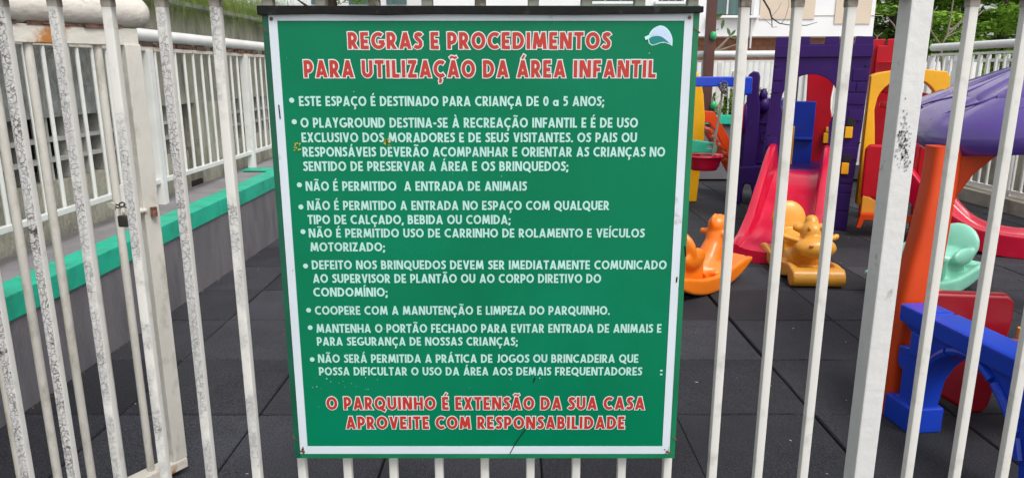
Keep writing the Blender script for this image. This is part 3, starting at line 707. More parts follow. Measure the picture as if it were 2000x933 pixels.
b = B(); b.tube([(LP(.015, 0)[0]-.012+.0*k, LP(0, .0)[1]-.03+.055*math.cos(k*math.pi/12), .78+.12*math.sin(k*math.pi/12)) for k in range(25)], .008, 6); b.build('wheel_ring', DKRED, cas)
b = B(); b.ell((*LP(.02, .0), .78), (.03, .07, .145)); b.build('bracket_wheel', PURPLE, cas)
b = B(); b.prism([(0, 0), (.07, 0), (.07, .12), (.09, .19), (.14, .19), (.16, .12), (.16, 0), (.26, 0), (.26, .33), (.22, .36), (.03, .34), (0, .3)], -.10, .04, bev=.012, M=Matrix.Translation((*LP(-.03, 0), 0))); b.build('bracket_foot', PURPLE, cas)
b = B(); b.ell((*LP(.16, .02), .99), (.035, .05, .06)); b.ell((*LP(.17, .02), .9), (.05, .06, .07)); b.build('bracket_knob', PURPLE, cas)

# swing frame
A_ = at(1462, 160, Y=6.22); Z_ = A_.z
sf = thing('swing_frame', 'blue swing beam with a curved yellow leg reaching out from the castle', 'swing frame', (1.2, 6.3, 0))
BY = -.02
B().box((.30, BY, Z_-.0), (.95, .06, .085), bev=.012).build('beam', BLUE, sf)
B().box((.80, BY, Z_-.035), (.10, .09, .155), bev=.02).build('beam_block', BLUE, sf)
b = B(); b.prism([(0, 0), (.085, 0), (.10, .3), (.12, .60), (.115, .80), (.09, 1.0), (.04, 1.17), (0, 1.21), (-.06, 1.2), (-.06, 0)], .0, .10, bev=.015, seg=3, M=Matrix.Translation((.455, .35, 0))); b.build('curved_leg', YELLOW, sf)
b = B(); b.prism([(0, 0), (.085, 0), (.085, 1.1), (0, 1.1)], 0, .08, bev=.015, M=Matrix.Translation((-.2, .02, 0))); b.build('leg', YELLOW, sf)
sw = thing('bucket_swing', 'red and green plastic baby swing seat hanging by grey ropes from the blue beam', 'swing', (at(1375, 320, Y=6.25).x, 6.25, .32))
ox = sw.location.x
def rs(u, v, y=6.25): q = at(u, v, Y=y); return q-Vector(sw.location)
b = B(); prof = [(.03, -.0), (.10, .005), (.125, .04), (.135, .10), (.16, .125), (.155, .14), (.12, .13), (.10, .06), (.0, .035)]
b.grid([[(r_*math.cos(a)*1.05, r_*math.sin(a)*.9, z+.035) for r_, z in prof] for a in [k*math.pi/10 for k in range(21)]]); b.build('seat_bucket', PINK, sw)
b = B(); b.prism([(-.12, 0), (.125, 0), (.13, .045), (.11, .085), (-.1, .115), (-.13, .09)], -.02, .02, [[(.04, .035), (.09, .035), (.085, .06), (.045, .065)]], bev=.006, M=Matrix.Translation((-.01, .06, .185))); b.build('seat_back', mat('sea_green_plastic', (.02, .36, .22), .35), sw)
b = B(); b.tube([rs(1413, 168), rs(1405, 220), rs(1397, 262), rs(1391, 308)], .007, 6); b.tube([rs(1411, 168), rs(1407, 220), rs(1399, 262), rs(1393, 308)], .006, 6); b.build('rope', ROPE, sw)
b = B(); b.tube([rs(1345, 168), rs(1348, 260), rs(1350, 308)], .007, 6); b.build('rope', ROPE, sw)
b = B()
for k in range(5):
    c = rs(1411+rng.uniform(-3, 3), 166+k*3); b.tube([(c.x+.03*math.cos(a+k), c.y-.03+.01*math.sin(3*a), c.z+.028*math.sin(a+k*.7)) for a in [i*math.pi/6 for i in range(13)]], .006, 6)
b.build('rope_knot', mat('grey_rope', (.13, .12, .13), .9, var=.4, scale=80), sw)

# orange ladder
ol = thing('orange_ladder', 'orange plastic slide ladder with rounded steps leaning down behind the swing seat', 'ladder', (at(1410, 280, Y=7.1).x, 7.1, 0))
def ro(u, v, y=7.1): q = at(u, v, Y=y); return (q.x-ol.location.x, q.z)
b = B(); b.prism([ro(1368, 216), ro(1393, 218), ro(1402, 232), ro(1450, 318), ro(1450, 345), ro(1440, 345), ro(1398, 258), ro(1385, 240), ro(1368, 240)], -.03, .03, bev=.008); b.build('side_rail', ORRED, ol)
b = B(); b.prism([ro(1372, 244), ro(1384, 246), ro(1448, 350), ro(1446, 368), ro(1435, 352)], .10, .16, bev=.008); b.build('side_rail', ORRED, ol)
for k in range(6):
    x, z = ro(1383+k*10.5, 255+k*15.5); B().box((x, -.01, z), (.07, .2, .035), rot('Y', 52), bev=.012).build('step', ORRED, ol)

# ================================================================== ROCKERS
def rocker(name, lab, loc, rz, m, kind, sc=1.0):
    t = thing(name, lab, 'rocker', loc, rz, 'plastic animal rockers'); b = B()
    Rr = .70; prof = []; hl = .34 if kind == 'cow' else .40
    xs = [-hl+2*hl*k/16 for k in range(17)]
    arcz = lambda x: Rr-math.sqrt(Rr*Rr-x*x)
    prof = [(x, arcz(x)) for x in xs]+[(x, arcz(x)+.055-.035*abs(x/hl)**5) for x in xs[::-1]]
    b.prism(prof, -.14, .14)
    rim = [(x, arcz(x)) for x in xs]+[(x, arcz(x)+.095-.075*abs(x/hl)**5) for x in xs[::-1]]
    b.prism(rim, .115, .15); b.prism(rim, -.15, -.115)
    # seat block, saddle and back
    b.box((-.14, 0, .12), (.20, .17, .18)); b.ell((-.13, 0, .20), (.13, .115, .05))
    if kind == 'seahorse':
        b.ell((-.205, 0, .275), (.05, .135, .12), rot('Y', -12)); b.ell((-.16, .10, .225), (.10, .028, .06)); b.ell((-.16, -.10, .225), (.10, .028, .06))
        b.tube([(.02, 0, .06), (.14, 0, .14), (.20, 0, .24), (.22, 0, .33)], [.08, .078, .060, .050], 14)
        b.ell((.235, 0, .345), (.078, .060, .064)); b.ell((.30, 0, .335), (.045, .036, .032)); b.ell((.19, 0, .37), (.04, .02, .05))
        b.tube([(.20, -.065, .30), (.20, .10, .30)], .018, 10)
        b.ell((.12, 0, .10), (.13, .12, .06))
    elif kind == 'cow':
        b.ell((-.25, 0, .30), (.035, .115, .125), rot('Y', -14)); b.box((-.22, 0, .265), (.03, .15, .02), bev=.008)
        b.tube([(-.02, 0, .05), (.08, 0, .13), (.15, 0, .20)], [.09, .085, .08], 14)
        b.ell((.27, 0, .225), (.075, .125, .068)); b.ell((.19, 0, .30), (.07, .068, .075)); b.ell((.165, 0, .375), (.036, .04, .034))
        b.ell((.15, .062, .325), (.03, .045, .03)); b.ell((.15, -.062, .325), (.03, .045, .03))
        b.tube([(.16, -.17, .275), (.19, -.09, .255), (.19, .09, .255), (.16, .17, .275)], .020, 10)
        b.tube([(.33, -.155, .060), (.33, .155, .060)], .058, 16)
        b.ell((.05, .06, .11), (.08, .05, .06)); b.ell((.05, -.06, .11), (.08, .05, .06))
    else:
        b.ell((-.26, 0, .26), (.04, .14, .13), rot('Y', -16)); b.ell((-.15, .115, .215), (.11, .025, .055)); b.ell((-.15, -.115, .215), (.11, .025, .055))
        b.tube([(.02, 0, .06), (.14, 0, .13), (.19, 0, .22)], [.07, .07, .06], 14); b.ell((.22, 0, .27), (.08, .06, .06))
        b.tube([(.18, -.15, .285), (.18, .15, .285)], .015, 10)
        b.ell((-.03, .10, .06), (.06, .03, .03)); b.ell((-.33, 0, .12), (.04, .13, .04))
    o = remeshed(b, 'body', m, t, .0085, 5)
    if kind == 'seahorse':
        for s in (-1, 1): e = B(); e.ell((.285, s*.046, .375), (.011, .008, .014)); e.build('eye', mat('moulded_eye', (.55, .12, .01), .3), t)
    if kind == 'cow':
        for s in (-1, 1): e = B(); e.ell((.24, s*.036, .335), (.012, .010, .014)); e.build('eye', mat('moulded_eye_amber', (.42, .18, .02), .3), t)
        for s in (-1, 1): e = B(); e.ell((.339, s*.05, .25), (.006, .014, .009)); e.build('nostril', mat('moulded_nostril', (.4, .16, .02), .4), t)
    t.scale = (sc, sc, sc); return t
rocker('seahorse_rocker', 'bright orange long-necked animal rocker right beside the sign edge', (1.035, 3.92, 0), R(43), ORANGE, 'seahorse', .97)
rocker('cow_rocker', 'amber animal rocker with a wide round muzzle facing the camera below the pink slide', (1.755, 4.25, 0), R(-93), AMBER, 'cow', .95)
rocker('mint_rocker', 'mint green scoop-seated rocker behind the orange column', (2.33, 3.87, 0), R(-150), MINT, 'mint', .93)
q = at(1560, 412, Y=4.75)

# ================================================================== PLAYHOUSE (orange column, purple roof, blue arch wall)
ph = thing('playhouse', 'plastic playhouse with purple domed roof, orange column, blue arched wall and dark red panels', 'playhouse', (1.40, 2.42, 0))
b = B()  # column: sweep of rounded section leaning inward
rows = []
for (x, y, z, wx, wy) in ((.0, .0, 0, .074, .06), (.0, .0, .10, .072, .058), (.007, .0, .20, .076, .056), (.022, .01, .34, .071, .054), (.045, .03, .50, .062, .05), (.072, .05, .66, .054, .048), (.097, .075, .80, .050, .046), (.115, .10, .90, .050, .046), (.118, .105, .945, .052, .046)):
    rows.append([(x+wx*(abs(math.cos(a))**.5)*(1 if math.cos(a) >= 0 else -1), y+wy*(abs(math.sin(a))**.5)*(1 if math.sin(a) >= 0 else -1), z) for a in [k*2*math.pi/32 for k in range(32)]])
b.grid(rows, closed=True, capends=True); b.build('column', RUSTOR, ph, sharp=50)
b = B(); b.prism([(0, .60), (.015, .68), (.04, .76), (.085, .835), (.15, .895), (.22, .93), (.0, .935), (-.03, .9)], -.03, .05, bev=.012, M=Matrix.Translation((.13, .10, .01))); b.build('column_bracket', RUSTOR, ph, sharp=35)
B().box((.085, .01, .395), (.06, .09, .13), bev=.025, seg=3).build('column_shoulder', ORRED, ph)
# roof : ribbed dome
RC = Vector((2.13-1.40, 2.74-2.42, 0)); RR = .60
def RA(a): return RR*(1+.055*math.cos(4*(a-R(-150))))
b = B(); rows = []; NA = 96
zprof = [(.985, -.016), (1.014, .004), (1.016, .040), (.995, .075), (.945, .108), (.865, .139), (.775, .166), (.757, .171), (.750, .158), (.738, .160), (.722, .180), (.60, .215), (.42, .262), (.22, .298), (.0, .312)]
for r_, z in zprof:
    ring = []
    for k in range(NA):
        a = 2*math.pi*k/NA; seam = math.cos(a*4+.5)
        droop = -.020*math.cos(4*(a-R(-165)))*r_**2; g_ = -.012*math.exp(-((((a*12/(2*math.pi)) % 1)-.5)/.07)**2)*(1 if .2 < r_ < .98 else 0)
        bulge = 1+.02*math.cos(12*a)*0
        ring.append((RC.x+RA(a)*r_*bulge*math.cos(a), RC.y+RA(a)*r_*bulge*math.sin(a), .946+z+droop+g_))
    rows.append(ring)
inner = [[(RC.x+(x-RC.x)*.95, RC.y+(y-RC.y)*.95, z-.03) for x, y, z in r] for r in rows[::-1] if r[0] is not None]
b.grid(inner[:-2]+rows[:1]+rows, closed=True); b.build('roof', ROOFP, ph, sharp=60)
def roofz(r): 
    for (r1, z1), (r2, z2) in zip(zprof, zprof[1:]):
        if r2 <= r <= r1: return z1+(z2-z1)*(r1-r)/(r1-r2+1e-9)
    return .3
def roofp(a, r, dz=.0):
    droop = -.020*math.cos(4*(a-R(-165)))*r**2; return (RC.x+RA(a)*r*math.cos(a), RC.y+RA(a)*r*math.sin(a), .946+roofz(r)+droop+dz)
for k in range(9):   # raised wavy mouldings following the dome
    a0 = R(170+k*24)
    pts = smoothpts([roofp(a0-.18, .97), roofp(a0-.05, .88), roofp(a0+.10, .78), roofp(a0+.14, .64), roofp(a0+.10, .48)], 5)
    b = B(); b.tube(pts, [.001+.0035*math.sin(math.pi*i/(len(pts)-1)) for i in range(len(pts))], 8); b.build('roof_ridge', ROOFP, ph)
# other columns that carry the roof, outside the picture
for x, y in ((1.30, .0), (1.45, .9)):
    b = B(); b.box((x, y, .46), (.1, .1, .93), bev=.02); b.build('column', RUSTOR, ph)
# blue arched wall
dr = Vector((.07, -.6, 0)).normalized(); bang = math.atan2(dr.y, dr.x)
bo = [(-.02, 0), (.10, 0), (.105, .03), (.10, .10), (.115, .19), (.15, .25), (.19, .295), (.245, .330), (.30, .335), (.365, .31), (.43, .262), (.48, .20), (.515, .12), (.53, 0), (.65, 0), (.65, .10), (.62, .12), (.62, .20), (.65, .21), (.65, .27), (.63, .28), (.63, .41), (.0, .41), (.005, .335), (.03, .33), (.035, .275), (-.018, .265), (-.018, .20), (.012, .185), (.012, .095), (-.02, .085)]
Mb = Matrix.Translation((1.352-1.40, 2.335-2.42, 0)) @ Matrix.Scale(1.03, 4) @ Matrix.Rotation(bang, 4, 'Z')
b = B(); b.prism(bo, 0, .085, bev=.008, M=Mb); b.build('blue_arch_wall', BLUE, ph, sharp=35)
def bbox(x0, x1, z0, z1, name, yc=-.004, t=.02):
    b = B(); b.box(((x0+x1)/2, yc, (z0+z1)/2), (x1-x0, t, z1-z0), bev=.008); b.b.transform(Mb); return b.build(name, BLUE, ph)
for x0, x1 in ((-.012, .103), (.115, .64)):
    b = B(); b.box(((x0+x1)/2, .038, .385), (x1-x0, .115, .062), bev=.010); b.b.transform(Mb); b.build('capping_block', BLUE, ph)
bbox(.05, .125, .26, .34, 'stone_block'); bbox(.47, .56, .26, .33, 'stone_block'); bbox(.55, .64, .15, .23, 'stone_block')
bbox(-.028, .11, .0, .088, 'foot_block', .04, .12); bbox(.525, .665, .0, .088, 'foot_block', .04, .12)
arc_c = [(.10, .165), (.125, .235), (.165, .292), (.215, .335), (.275, .352), (.335, .345), (.40, .312), (.455, .262), (.50, .20), (.525, .13)]
for s_, e_ in ((0, 3), (3, 6), (6, 8), (8, 9)):
    pts = smoothpts([Mb @ Vector((x, -.003, z)) for x, z in arc_c[s_:e_+1]], 4)
    if len(pts) > 3: pts = pts[:-1]
    b = B(); b.tube(pts, .014, 8); b.build('arch_stone', BLUE, ph)
# dark red panel and seat behind
b = B(); b.prism([(0, .10), (.10, .06), (.20, .0), (.255, .0), (.275, .03), (.285, .10), (.31, .36), (.305, .42), (.28, .445), (.0, .455)], -.025, .025, bev=.014, seg=3, M=Matrix.Translation((.045, -.02, 0))); b.build('dark_red_panel', DKRED, ph)
for x, z in ((.275, .37), (.31, .34)):
    b = B(); b.tube([(x, -.2, z-.02), (x, -.2, z+.012)], .016, 14); b.build('yellow_peg', AMBER, ph)
b = B(); b.ell((.345, -.21, .355), (.03, .03, .03)); b.build('blue_peg', BLUE, ph)
b = B(); b.box((.36, -.25, .305), (.40, .26, .03), bev=.012); b.build('table_top', DKRED, ph)
b = B(); b.box((.45, -.25, .145), (.10, .16, .29), bev=.02); b.build('table_leg', DKRED, ph)

# ================================================================== INNER GATE, standing open on the left
GRIMY = mat('grimy_gate_paint', (.60, .575, .52), .5, var=.1, scale=10, col2=(.36, .33, .27), mask=(20, .50, .72), bump=.25, bscale=50, stretch=(1, 1, .5))
HG = Vector((-1.52, 1.2, 0)); EG = Vector((-1.015, 2.0, 0)); ga = math.atan2((EG-HG).y, (EG-HG).x); GL = (EG-HG).length
gt = thing('open_gate', 'old rust-stained white gate leaf with thick pipe top standing open behind the left bars', 'gate', HG, ga)
b = B(); b.tube([(0, 0, 1.352), (GL+.005, 0, 1.352), (GL+.022, 0, 1.352), (GL+.034, 0, 1.352), (GL+.04, 0, 1.352)], [.041, .041, .037, .026, .01], 20); b.build('pipe_top', mat('grimy_white_pipe', (.62, .58, .52), .5, var=.1, scale=10, col2=(.16, .11, .08), mask=(18, .60, .78), bump=.3, bscale=60), gt)
B().box((GL/2, 0, 1.288), (GL, .036, .044), bev=.003).build('top_rail', RUSTW, gt)
b = B()
for k in range(40):
    x = rng.uniform(0, GL); b.box((x, -.012+rng.uniform(-.003, .003), 1.311+rng.uniform(-.002, .003)), (rng.uniform(.02, .06), .02, rng.uniform(.004, .010)))
o = b.build('rust_seam', BROWNRUST, gt); o['kind'] = 'stuff'
B().box((GL-.02, 0, .66), (.045, .045, 1.22), bev=.004).build('end_post', GRIMY, gt)
B().box((GL/2, 0, .035), (GL, .05, .032), bev=.004).build('bottom_rail', RUSTW, gt)
f = None
for k in range(1, 12):
    x = GL-.02-.0825*k
    if f is None: b = B(); b.tube([(0, 0, .05), (0, 0, 1.268)], .0105, 12); f = b.build('bar', GRIMY, gt); f.location = (x, 0, 0)
    else: link_copy(f, 'bar', gt, (x, 0, 0))
lz = at(290, 407, Y=1.98).z
B().box((GL-.065, -.012, lz), (.055, .035, .010), bev=.003).build('latch_plate', RUSTW, gt)
B().box((GL-.075, .0, lz+.04), (.05, .006, .07), bev=.002).build('latch_backplate', WHITE, gt)
b = B(); b.tube([(GL-.02, -.03, lz-.02), (GL-.02, -.03, lz+.006)], .009, 8); b.build('latch_pin', BROWNRUST, gt)
pk_ = at(241, 424, Y=1.22+.55)
pk = thing('padlock', 'small dark padlock hanging open from a rusty chain on the left gate bars', 'padlock', (pk_.x, pk_.y, pk_.z))
B().box((0, 0, -.010), (.026, .014, .030), bev=.004).build('lock_body', LATCH, pk)
b = B(); b.tube([(-.008, 0, .004), (-.008, 0, .018), (-.004, 0, .026), (.004, 0, .026), (.008, 0, .018), (.008, 0, .004)], .0026, 8); b.build('shackle', BRASS, pk)
b = B()
for k in range(4): b.tube([(-.012+.012*k+.007*math.cos(a), .004*math.sin(a)*(1 if k % 2 else -1), .028+.004*(k % 2)+.005*math.sin(a)) for a in [i*math.pi/4 for i in range(9)]], .002, 6)
b.build('chain', LATCH, pk)
b = B(); b.prism([(-.016, 0), (0, -.008), (.004, .006), (-.006, .014), (-.018, .010)], -.003, .003, bev=.001, M=Matrix.Translation((-.016, -.004, .026))); b.build('tag', BRASS, pk)

# ================================================================== FRONT FENCE
ff = thing('front_fence', 'white square-bar fence in the foreground that carries the green rules sign', 'fence', (0, 1.2, 0))
xl = [-.474-.0855*k for k in range(1, 13)]; xm = [-.473+.0845*k for k in range(13)]; xr = [.735+.0885*k for k in range(9)]
def fbar(w_, h_, m, x):
    b = B(); b.box((0, 0, .04+h_/2), (w_, w_, h_), bev=.0035, seg=2); o = b.build('bar', m, ff); o.location = (x, 0, 0); return o
p0 = fbar(.0170, 1.262, PEEL, xl[0])
for x in [xm[0]]+xl[1:3]: link_copy(p0, 'bar', ff, (x, rng.uniform(-.001, .001), 0))
p3 = fbar(.0170, 1.262, PEEL3, xl[3])
for x in xl[4:]: link_copy(p3, 'bar', ff, (x, rng.uniform(-.001, .001), 0))
p1 = fbar(.0160, 1.262, PEEL2, xm[1])
for x in xm[2:10]+xr[3:]+xm[10:]+xr[:3]: link_copy(p1, 'bar', ff, (x, rng.uniform(-.001, .001), 0))
# grimy bar heads under the rail, rail itself
f = None
for x in xl+xm+xr:
    z0 = 1.286
    if f is None: b = B(); b.box((0, 0, 0), (.0178, .0178, .014), bev=.003); f = b.build('bar_head', SOOT, ff); f.location = (x, 0, 1.3055)
    else: link_copy(f, 'bar_head', ff, (x, 0, 1.3055))
B().box((.05, 0, 1.3325), (3.1, .040, .040), bev=.004).build('top_rail', BROWNRUST, ff)
b = B(); b.tube([(-1.5, 0, 1.393), (1.6, 0, 1.393)], .038, 16); b.build('handrail_pipe', WHITE, ff)
B().box((.05, 0, .055), (3.1, .035, .03), bev=.003).build('bottom_rail', WHITE, ff)
for x in (-1.52, .645, 1.62):
    B().box((x, .0, .70), (.037, .042, 1.40), bev=.004).build('post', mat('scuffed_white_post', (.63, .63, .62), .42, var=.05, scale=9, col2=(.33, .32, .31), mask=(24, .64, .72), bump=.15, bscale=50), ff)

# ================================================================== SIGN
SY = 1.172
sg = thing('rules_sign', 'large green playground rules sign with white border and red headings hung on the front fence', 'sign', (0, SY, 0))
tl, br = at(519, 27, Y=SY), at(1315.5, 892, Y=SY); xL = at(513, 27, Y=SY).x; xR = at(1365, 27, Y=SY).x; zT = tl.z+.012; zB = br.z
def rect(x0, x1, z0, z1, y0, y1, name, m, bev=.0):
    b = B(); b.box(((x0+x1)/2, (y0+y1)/2, (z0+z1)/2), (x1-x0, y1-y0, z1-z0), bev=bev); return b.build(name, m, sg)
rect(xL, xR, zB, zT, .0, .016, 'board', SIGNG, .0015)
e = .008; bw = .0135
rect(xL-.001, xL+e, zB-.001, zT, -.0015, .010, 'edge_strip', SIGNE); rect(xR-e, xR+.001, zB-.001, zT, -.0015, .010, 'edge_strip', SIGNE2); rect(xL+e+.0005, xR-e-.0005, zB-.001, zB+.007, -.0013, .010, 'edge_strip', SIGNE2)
x0, x1, z0, z1 = xL+e+.0005, xR-e-.0005, zB+.0075, zT-.004
rect(x0, x0+bw, z0, z1, -.001, .002, 'border', SIGNW); rect(x1-bw, x1, z0, z1, -.001, .002, 'border', SIGNW)
rect(x0+bw+.0002, x1-bw-.0002, z0, z0+.0145, -.001, .002, 'border', SIGNW); rect(x0+bw+.0002, x1-bw-.0002, at(900, 41, Y=SY).z, z1, -.001, .002, 'border', SIGNW)
b = B(); zc = at(900, 20, Y=SY).z
pts = [(xL-.006, zc-.008), (xL-.006, zc+.006), (xR+.005, zc+.005), (xR+.005, zc-.004), (xR-.02, zc-.0055), (.1, zc-.0075), (-.12, zc-.0065), (-.2, zc-.008), (-.3, zc-.0062)]
b.prism(pts, -.009, .018, bev=.001); b.build('top_cap', BLACKM, sg)
for x, z in ((x0+.006, zB+.012), (x1-.004, zB+.012), (x1-.006, zT-.018), (x0+.005, zT-.02)):
    b = B(); b.ell((x, -.002, z), (.0028, .0015, .0028), u=10, v=6); b.build('screw', BROWNRUST, sg)
for x in (-.3, -.05, .2):   # straps that tie the board to the bars
    B().box((x, .017, .7), (.02, .004, .012)).build('strap', BLACKM, sg)
for x, z in ((-.388, 1.262), (-.388, .56), (.2905, 1.262), (.2905, .56)):
    b = B(); b.tube([(x, .03, z), (x-.004, -.003, z+.004), (x+.004, -.004, z-.003), (x+.006, .03, z-.004)], .0008, 6); b.build('wire_tie', BROWNRUST, sg)

# stroke lettering --------------------------------------------------
H_ = .1
def E_(cx, cy, rx, ry, a0, a1, n=14): return [(cx+rx*math.cos(R(a0+(a1-a0)*k/n)), cy+ry*math.sin(R(a0+(a1-a0)*k/n))) for k in range(n+1)]
S5 = [(.46, .80), (.385, .885), (.27, .90), (.155, .85), (.125, .735), (.19, .62), (.32, .51), (.405, .40), (.405, .24), (.33, .13), (.21, .10), (.11, .135), (.04, .20)]
G = {
 'A': (.74, [('d', .115, 0, .37, 1), ('d', .625, 0, .37, 1), ('s', [(.2, .25), (.54, .25)])]),
 'B': (.60, [('s', [(.1, 0), (.1, 1)]), ('s', [(.1, .9), (.27, .9)]+E_(.27, .705, .15, .195, 90, -90, 10)+[(.1, .51)]), ('s', [(.1, .51), (.29, .51)]+E_(.29, .305, .19, .205, 90, -90, 10)+[(.1, .1)])]),
 'C': (.70, [('s', E_(.43, .5, .33, .4, 52, 308, 22))]),
 'D': (.70, [('s', [(.1, 0), (.1, 1)]), ('s', [(.1, .9), (.26, .9)]+E_(.26, .5, .32, .4, 90, -90, 16)+[(.1, .1)])]),
 'E': (.50, [('s', [(.1, 0), (.1, 1)]), ('s', [(.1, .905), (.47, .905)]), ('s', [(.1, .46), (.44, .46)]), ('s', [(.1, .095), (.49, .095)])]),
 'F': (.48, [('s', [(.1, 0), (.1, 1)]), ('s', [(.1, .905), (.47, .905)]), ('s', [(.1, .46), (.43, .46)])]),
 'G': (.78, [('s', E_(.43, .5, .33, .4, 52, 345, 24)), ('s', [(.44, .42), (.78, .42)])]),
 'H': (.68, [('s', [(.1, 0), (.1, 1)]), ('s', [(.58, 0), (.58, 1)]), ('s', [(.1, .47), (.58, .47)])]),
 'I': (.20, [('s', [(.1, 0), (.1, 1)])]),
 'J': (.38, [('s', [(.28, 1), (.28, .26)]+E_(.13, .26, .15, .16, 0, -100, 8))]),
 'L': (.46, [('s', [(.1, 0), (.1, 1)]), ('s', [(.1, .095), (.45, .095)])]),
 'M': (.86, [('d', .105, 0, .2, 1), ('d', .755, 0, .66, 1), ('d', .2, 1, .43, .10), ('d', .66, 1, .43, .10)]),
 'N': (.70, [('s', [(.1, 0), (.1, 1)]), ('s', [(.6, 0), (.6, 1)]), ('d', .15, 1, .55, 0)]),
 'O': (.82, [('s', E_(.41, .5, .31, .4, 0, 360, 28))]),
 'P': (.56, [('s', [(.1, 0), (.1, 1)]), ('s', [(.1, .9), (.26, .9)]+E_(.26, .64, .20, .26, 90, -90, 12)+[(.1, .38)])]),
 'Q': (.84, [('s', E_(.41, .5, .31, .4, 0, 360, 28)), ('s', [(.42, .27), (.60, .02), (.80, -.10)])]),
 'R': (.60, [('s', [(.1, 0), (.1, 1)]), ('s', [(.1, .9), (.25, .9)]+E_(.25, .665, .19, .235, 90, -90, 12)+[(.1, .43)]), ('d', .24, .44, .49, 0)]),
 'S': (.50, [('s', S5)]),
 'T': (.56, [('s', [(0, .905), (.56, .905)]), ('s', [(.28, 0), (.28, 1)])]),
 'U': (.66, [('s', [(.1, 1), (.1, .36)]+E_(.33, .36, .23, .26, 180, 360, 14)+[(.56, 1)])]),
 'V': (.68, [('d', .11, 1, .34, 0), ('d', .57, 1, .34, 0)]),
 'X': (.64, [('d', .115, 0, .525, 1), ('d', .525, 0, .115, 1)]),
 'Y': (.62, [('d', .115, 1, .31, .42), ('d', .505, 1, .31, .42), ('s', [(.31, 0), (.31, .47)])]),
 'Z': (.58, [('s', [(.03, .905), (.55, .905)]), ('s', [(.02, .095), (.56, .095)]), ('d', .115, .04, .45, .96)]),
 '0': (.56, [('s', E_(.28, .5, .18, .4, 0, 360, 24))]),
 '5': (.52, [('s', [(.46, .9), (.16, .9), (.135, .56)]), ('s', [(.13, .54), (.24, .585), (.35, .55), (.41, .44), (.405, .27), (.33, .14), (.22, .1), (.06, .14)])]),
 'a': (.60, [('s', E_(.28, .31, .19, .22, 0, 360, 20)), ('s', [(.49, 0), (.49, .62)])]),
 '-': (.34, [('s', [(.02, .42), (.32, .42)])]),
 '.': (.2, [('s', [(.1, 0), (.1, .19)])]),
 ',': (.2, [('d', .05, -.14, .12, .17)]),
 ';': (.2, [('d', .05, -.14, .12, .17), ('s', [(.1, .45), (.1, .64)])]),
 ':': (.2, [('s', [(.1, .08), (.1, .27)]), ('s', [(.1, .55), (.1, .74)])]),
 ' ': (.36, []),
}
ACC = {'Á': ('A', 'ac'), 'À': ('A', 'gr'), 'Ã': ('A', 'ti'), 'É': ('E', 'ac'), 'Í': ('I', 'ac'), 'Ç': ('C', 'ce')}
def accent(k, cx):
    return {'ac': [('t', [(cx-.05, 1.08), (cx+.10, 1.30)])], 'gr': [('t', [(cx+.05, 1.08), (cx-.10, 1.30)])],
            'ti': [('t', [(cx-.2, 1.12), (cx-.1, 1.2), (cx+.02, 1.17), (cx+.1, 1.13), (cx+.22, 1.2)])], 'ce': [('t', [(cx+.02, .02), (cx+.0, -.09), (cx+.07, -.16), (cx+.02, -.26), (cx-.08, -.28)])]}[k]
def layout(s, gap):
    x = 0; out = []
    for ch in s:
        base, ac = ACC.get(ch, (ch, None)); w_, st = G[base]
        st = list(st)
        if ac: st += accent(ac, w_/2+(.04 if base == 'C' else 0))
        out.append((x, st)); x += w_+(gap if ch != ' ' else 0)
    return out, x-gap
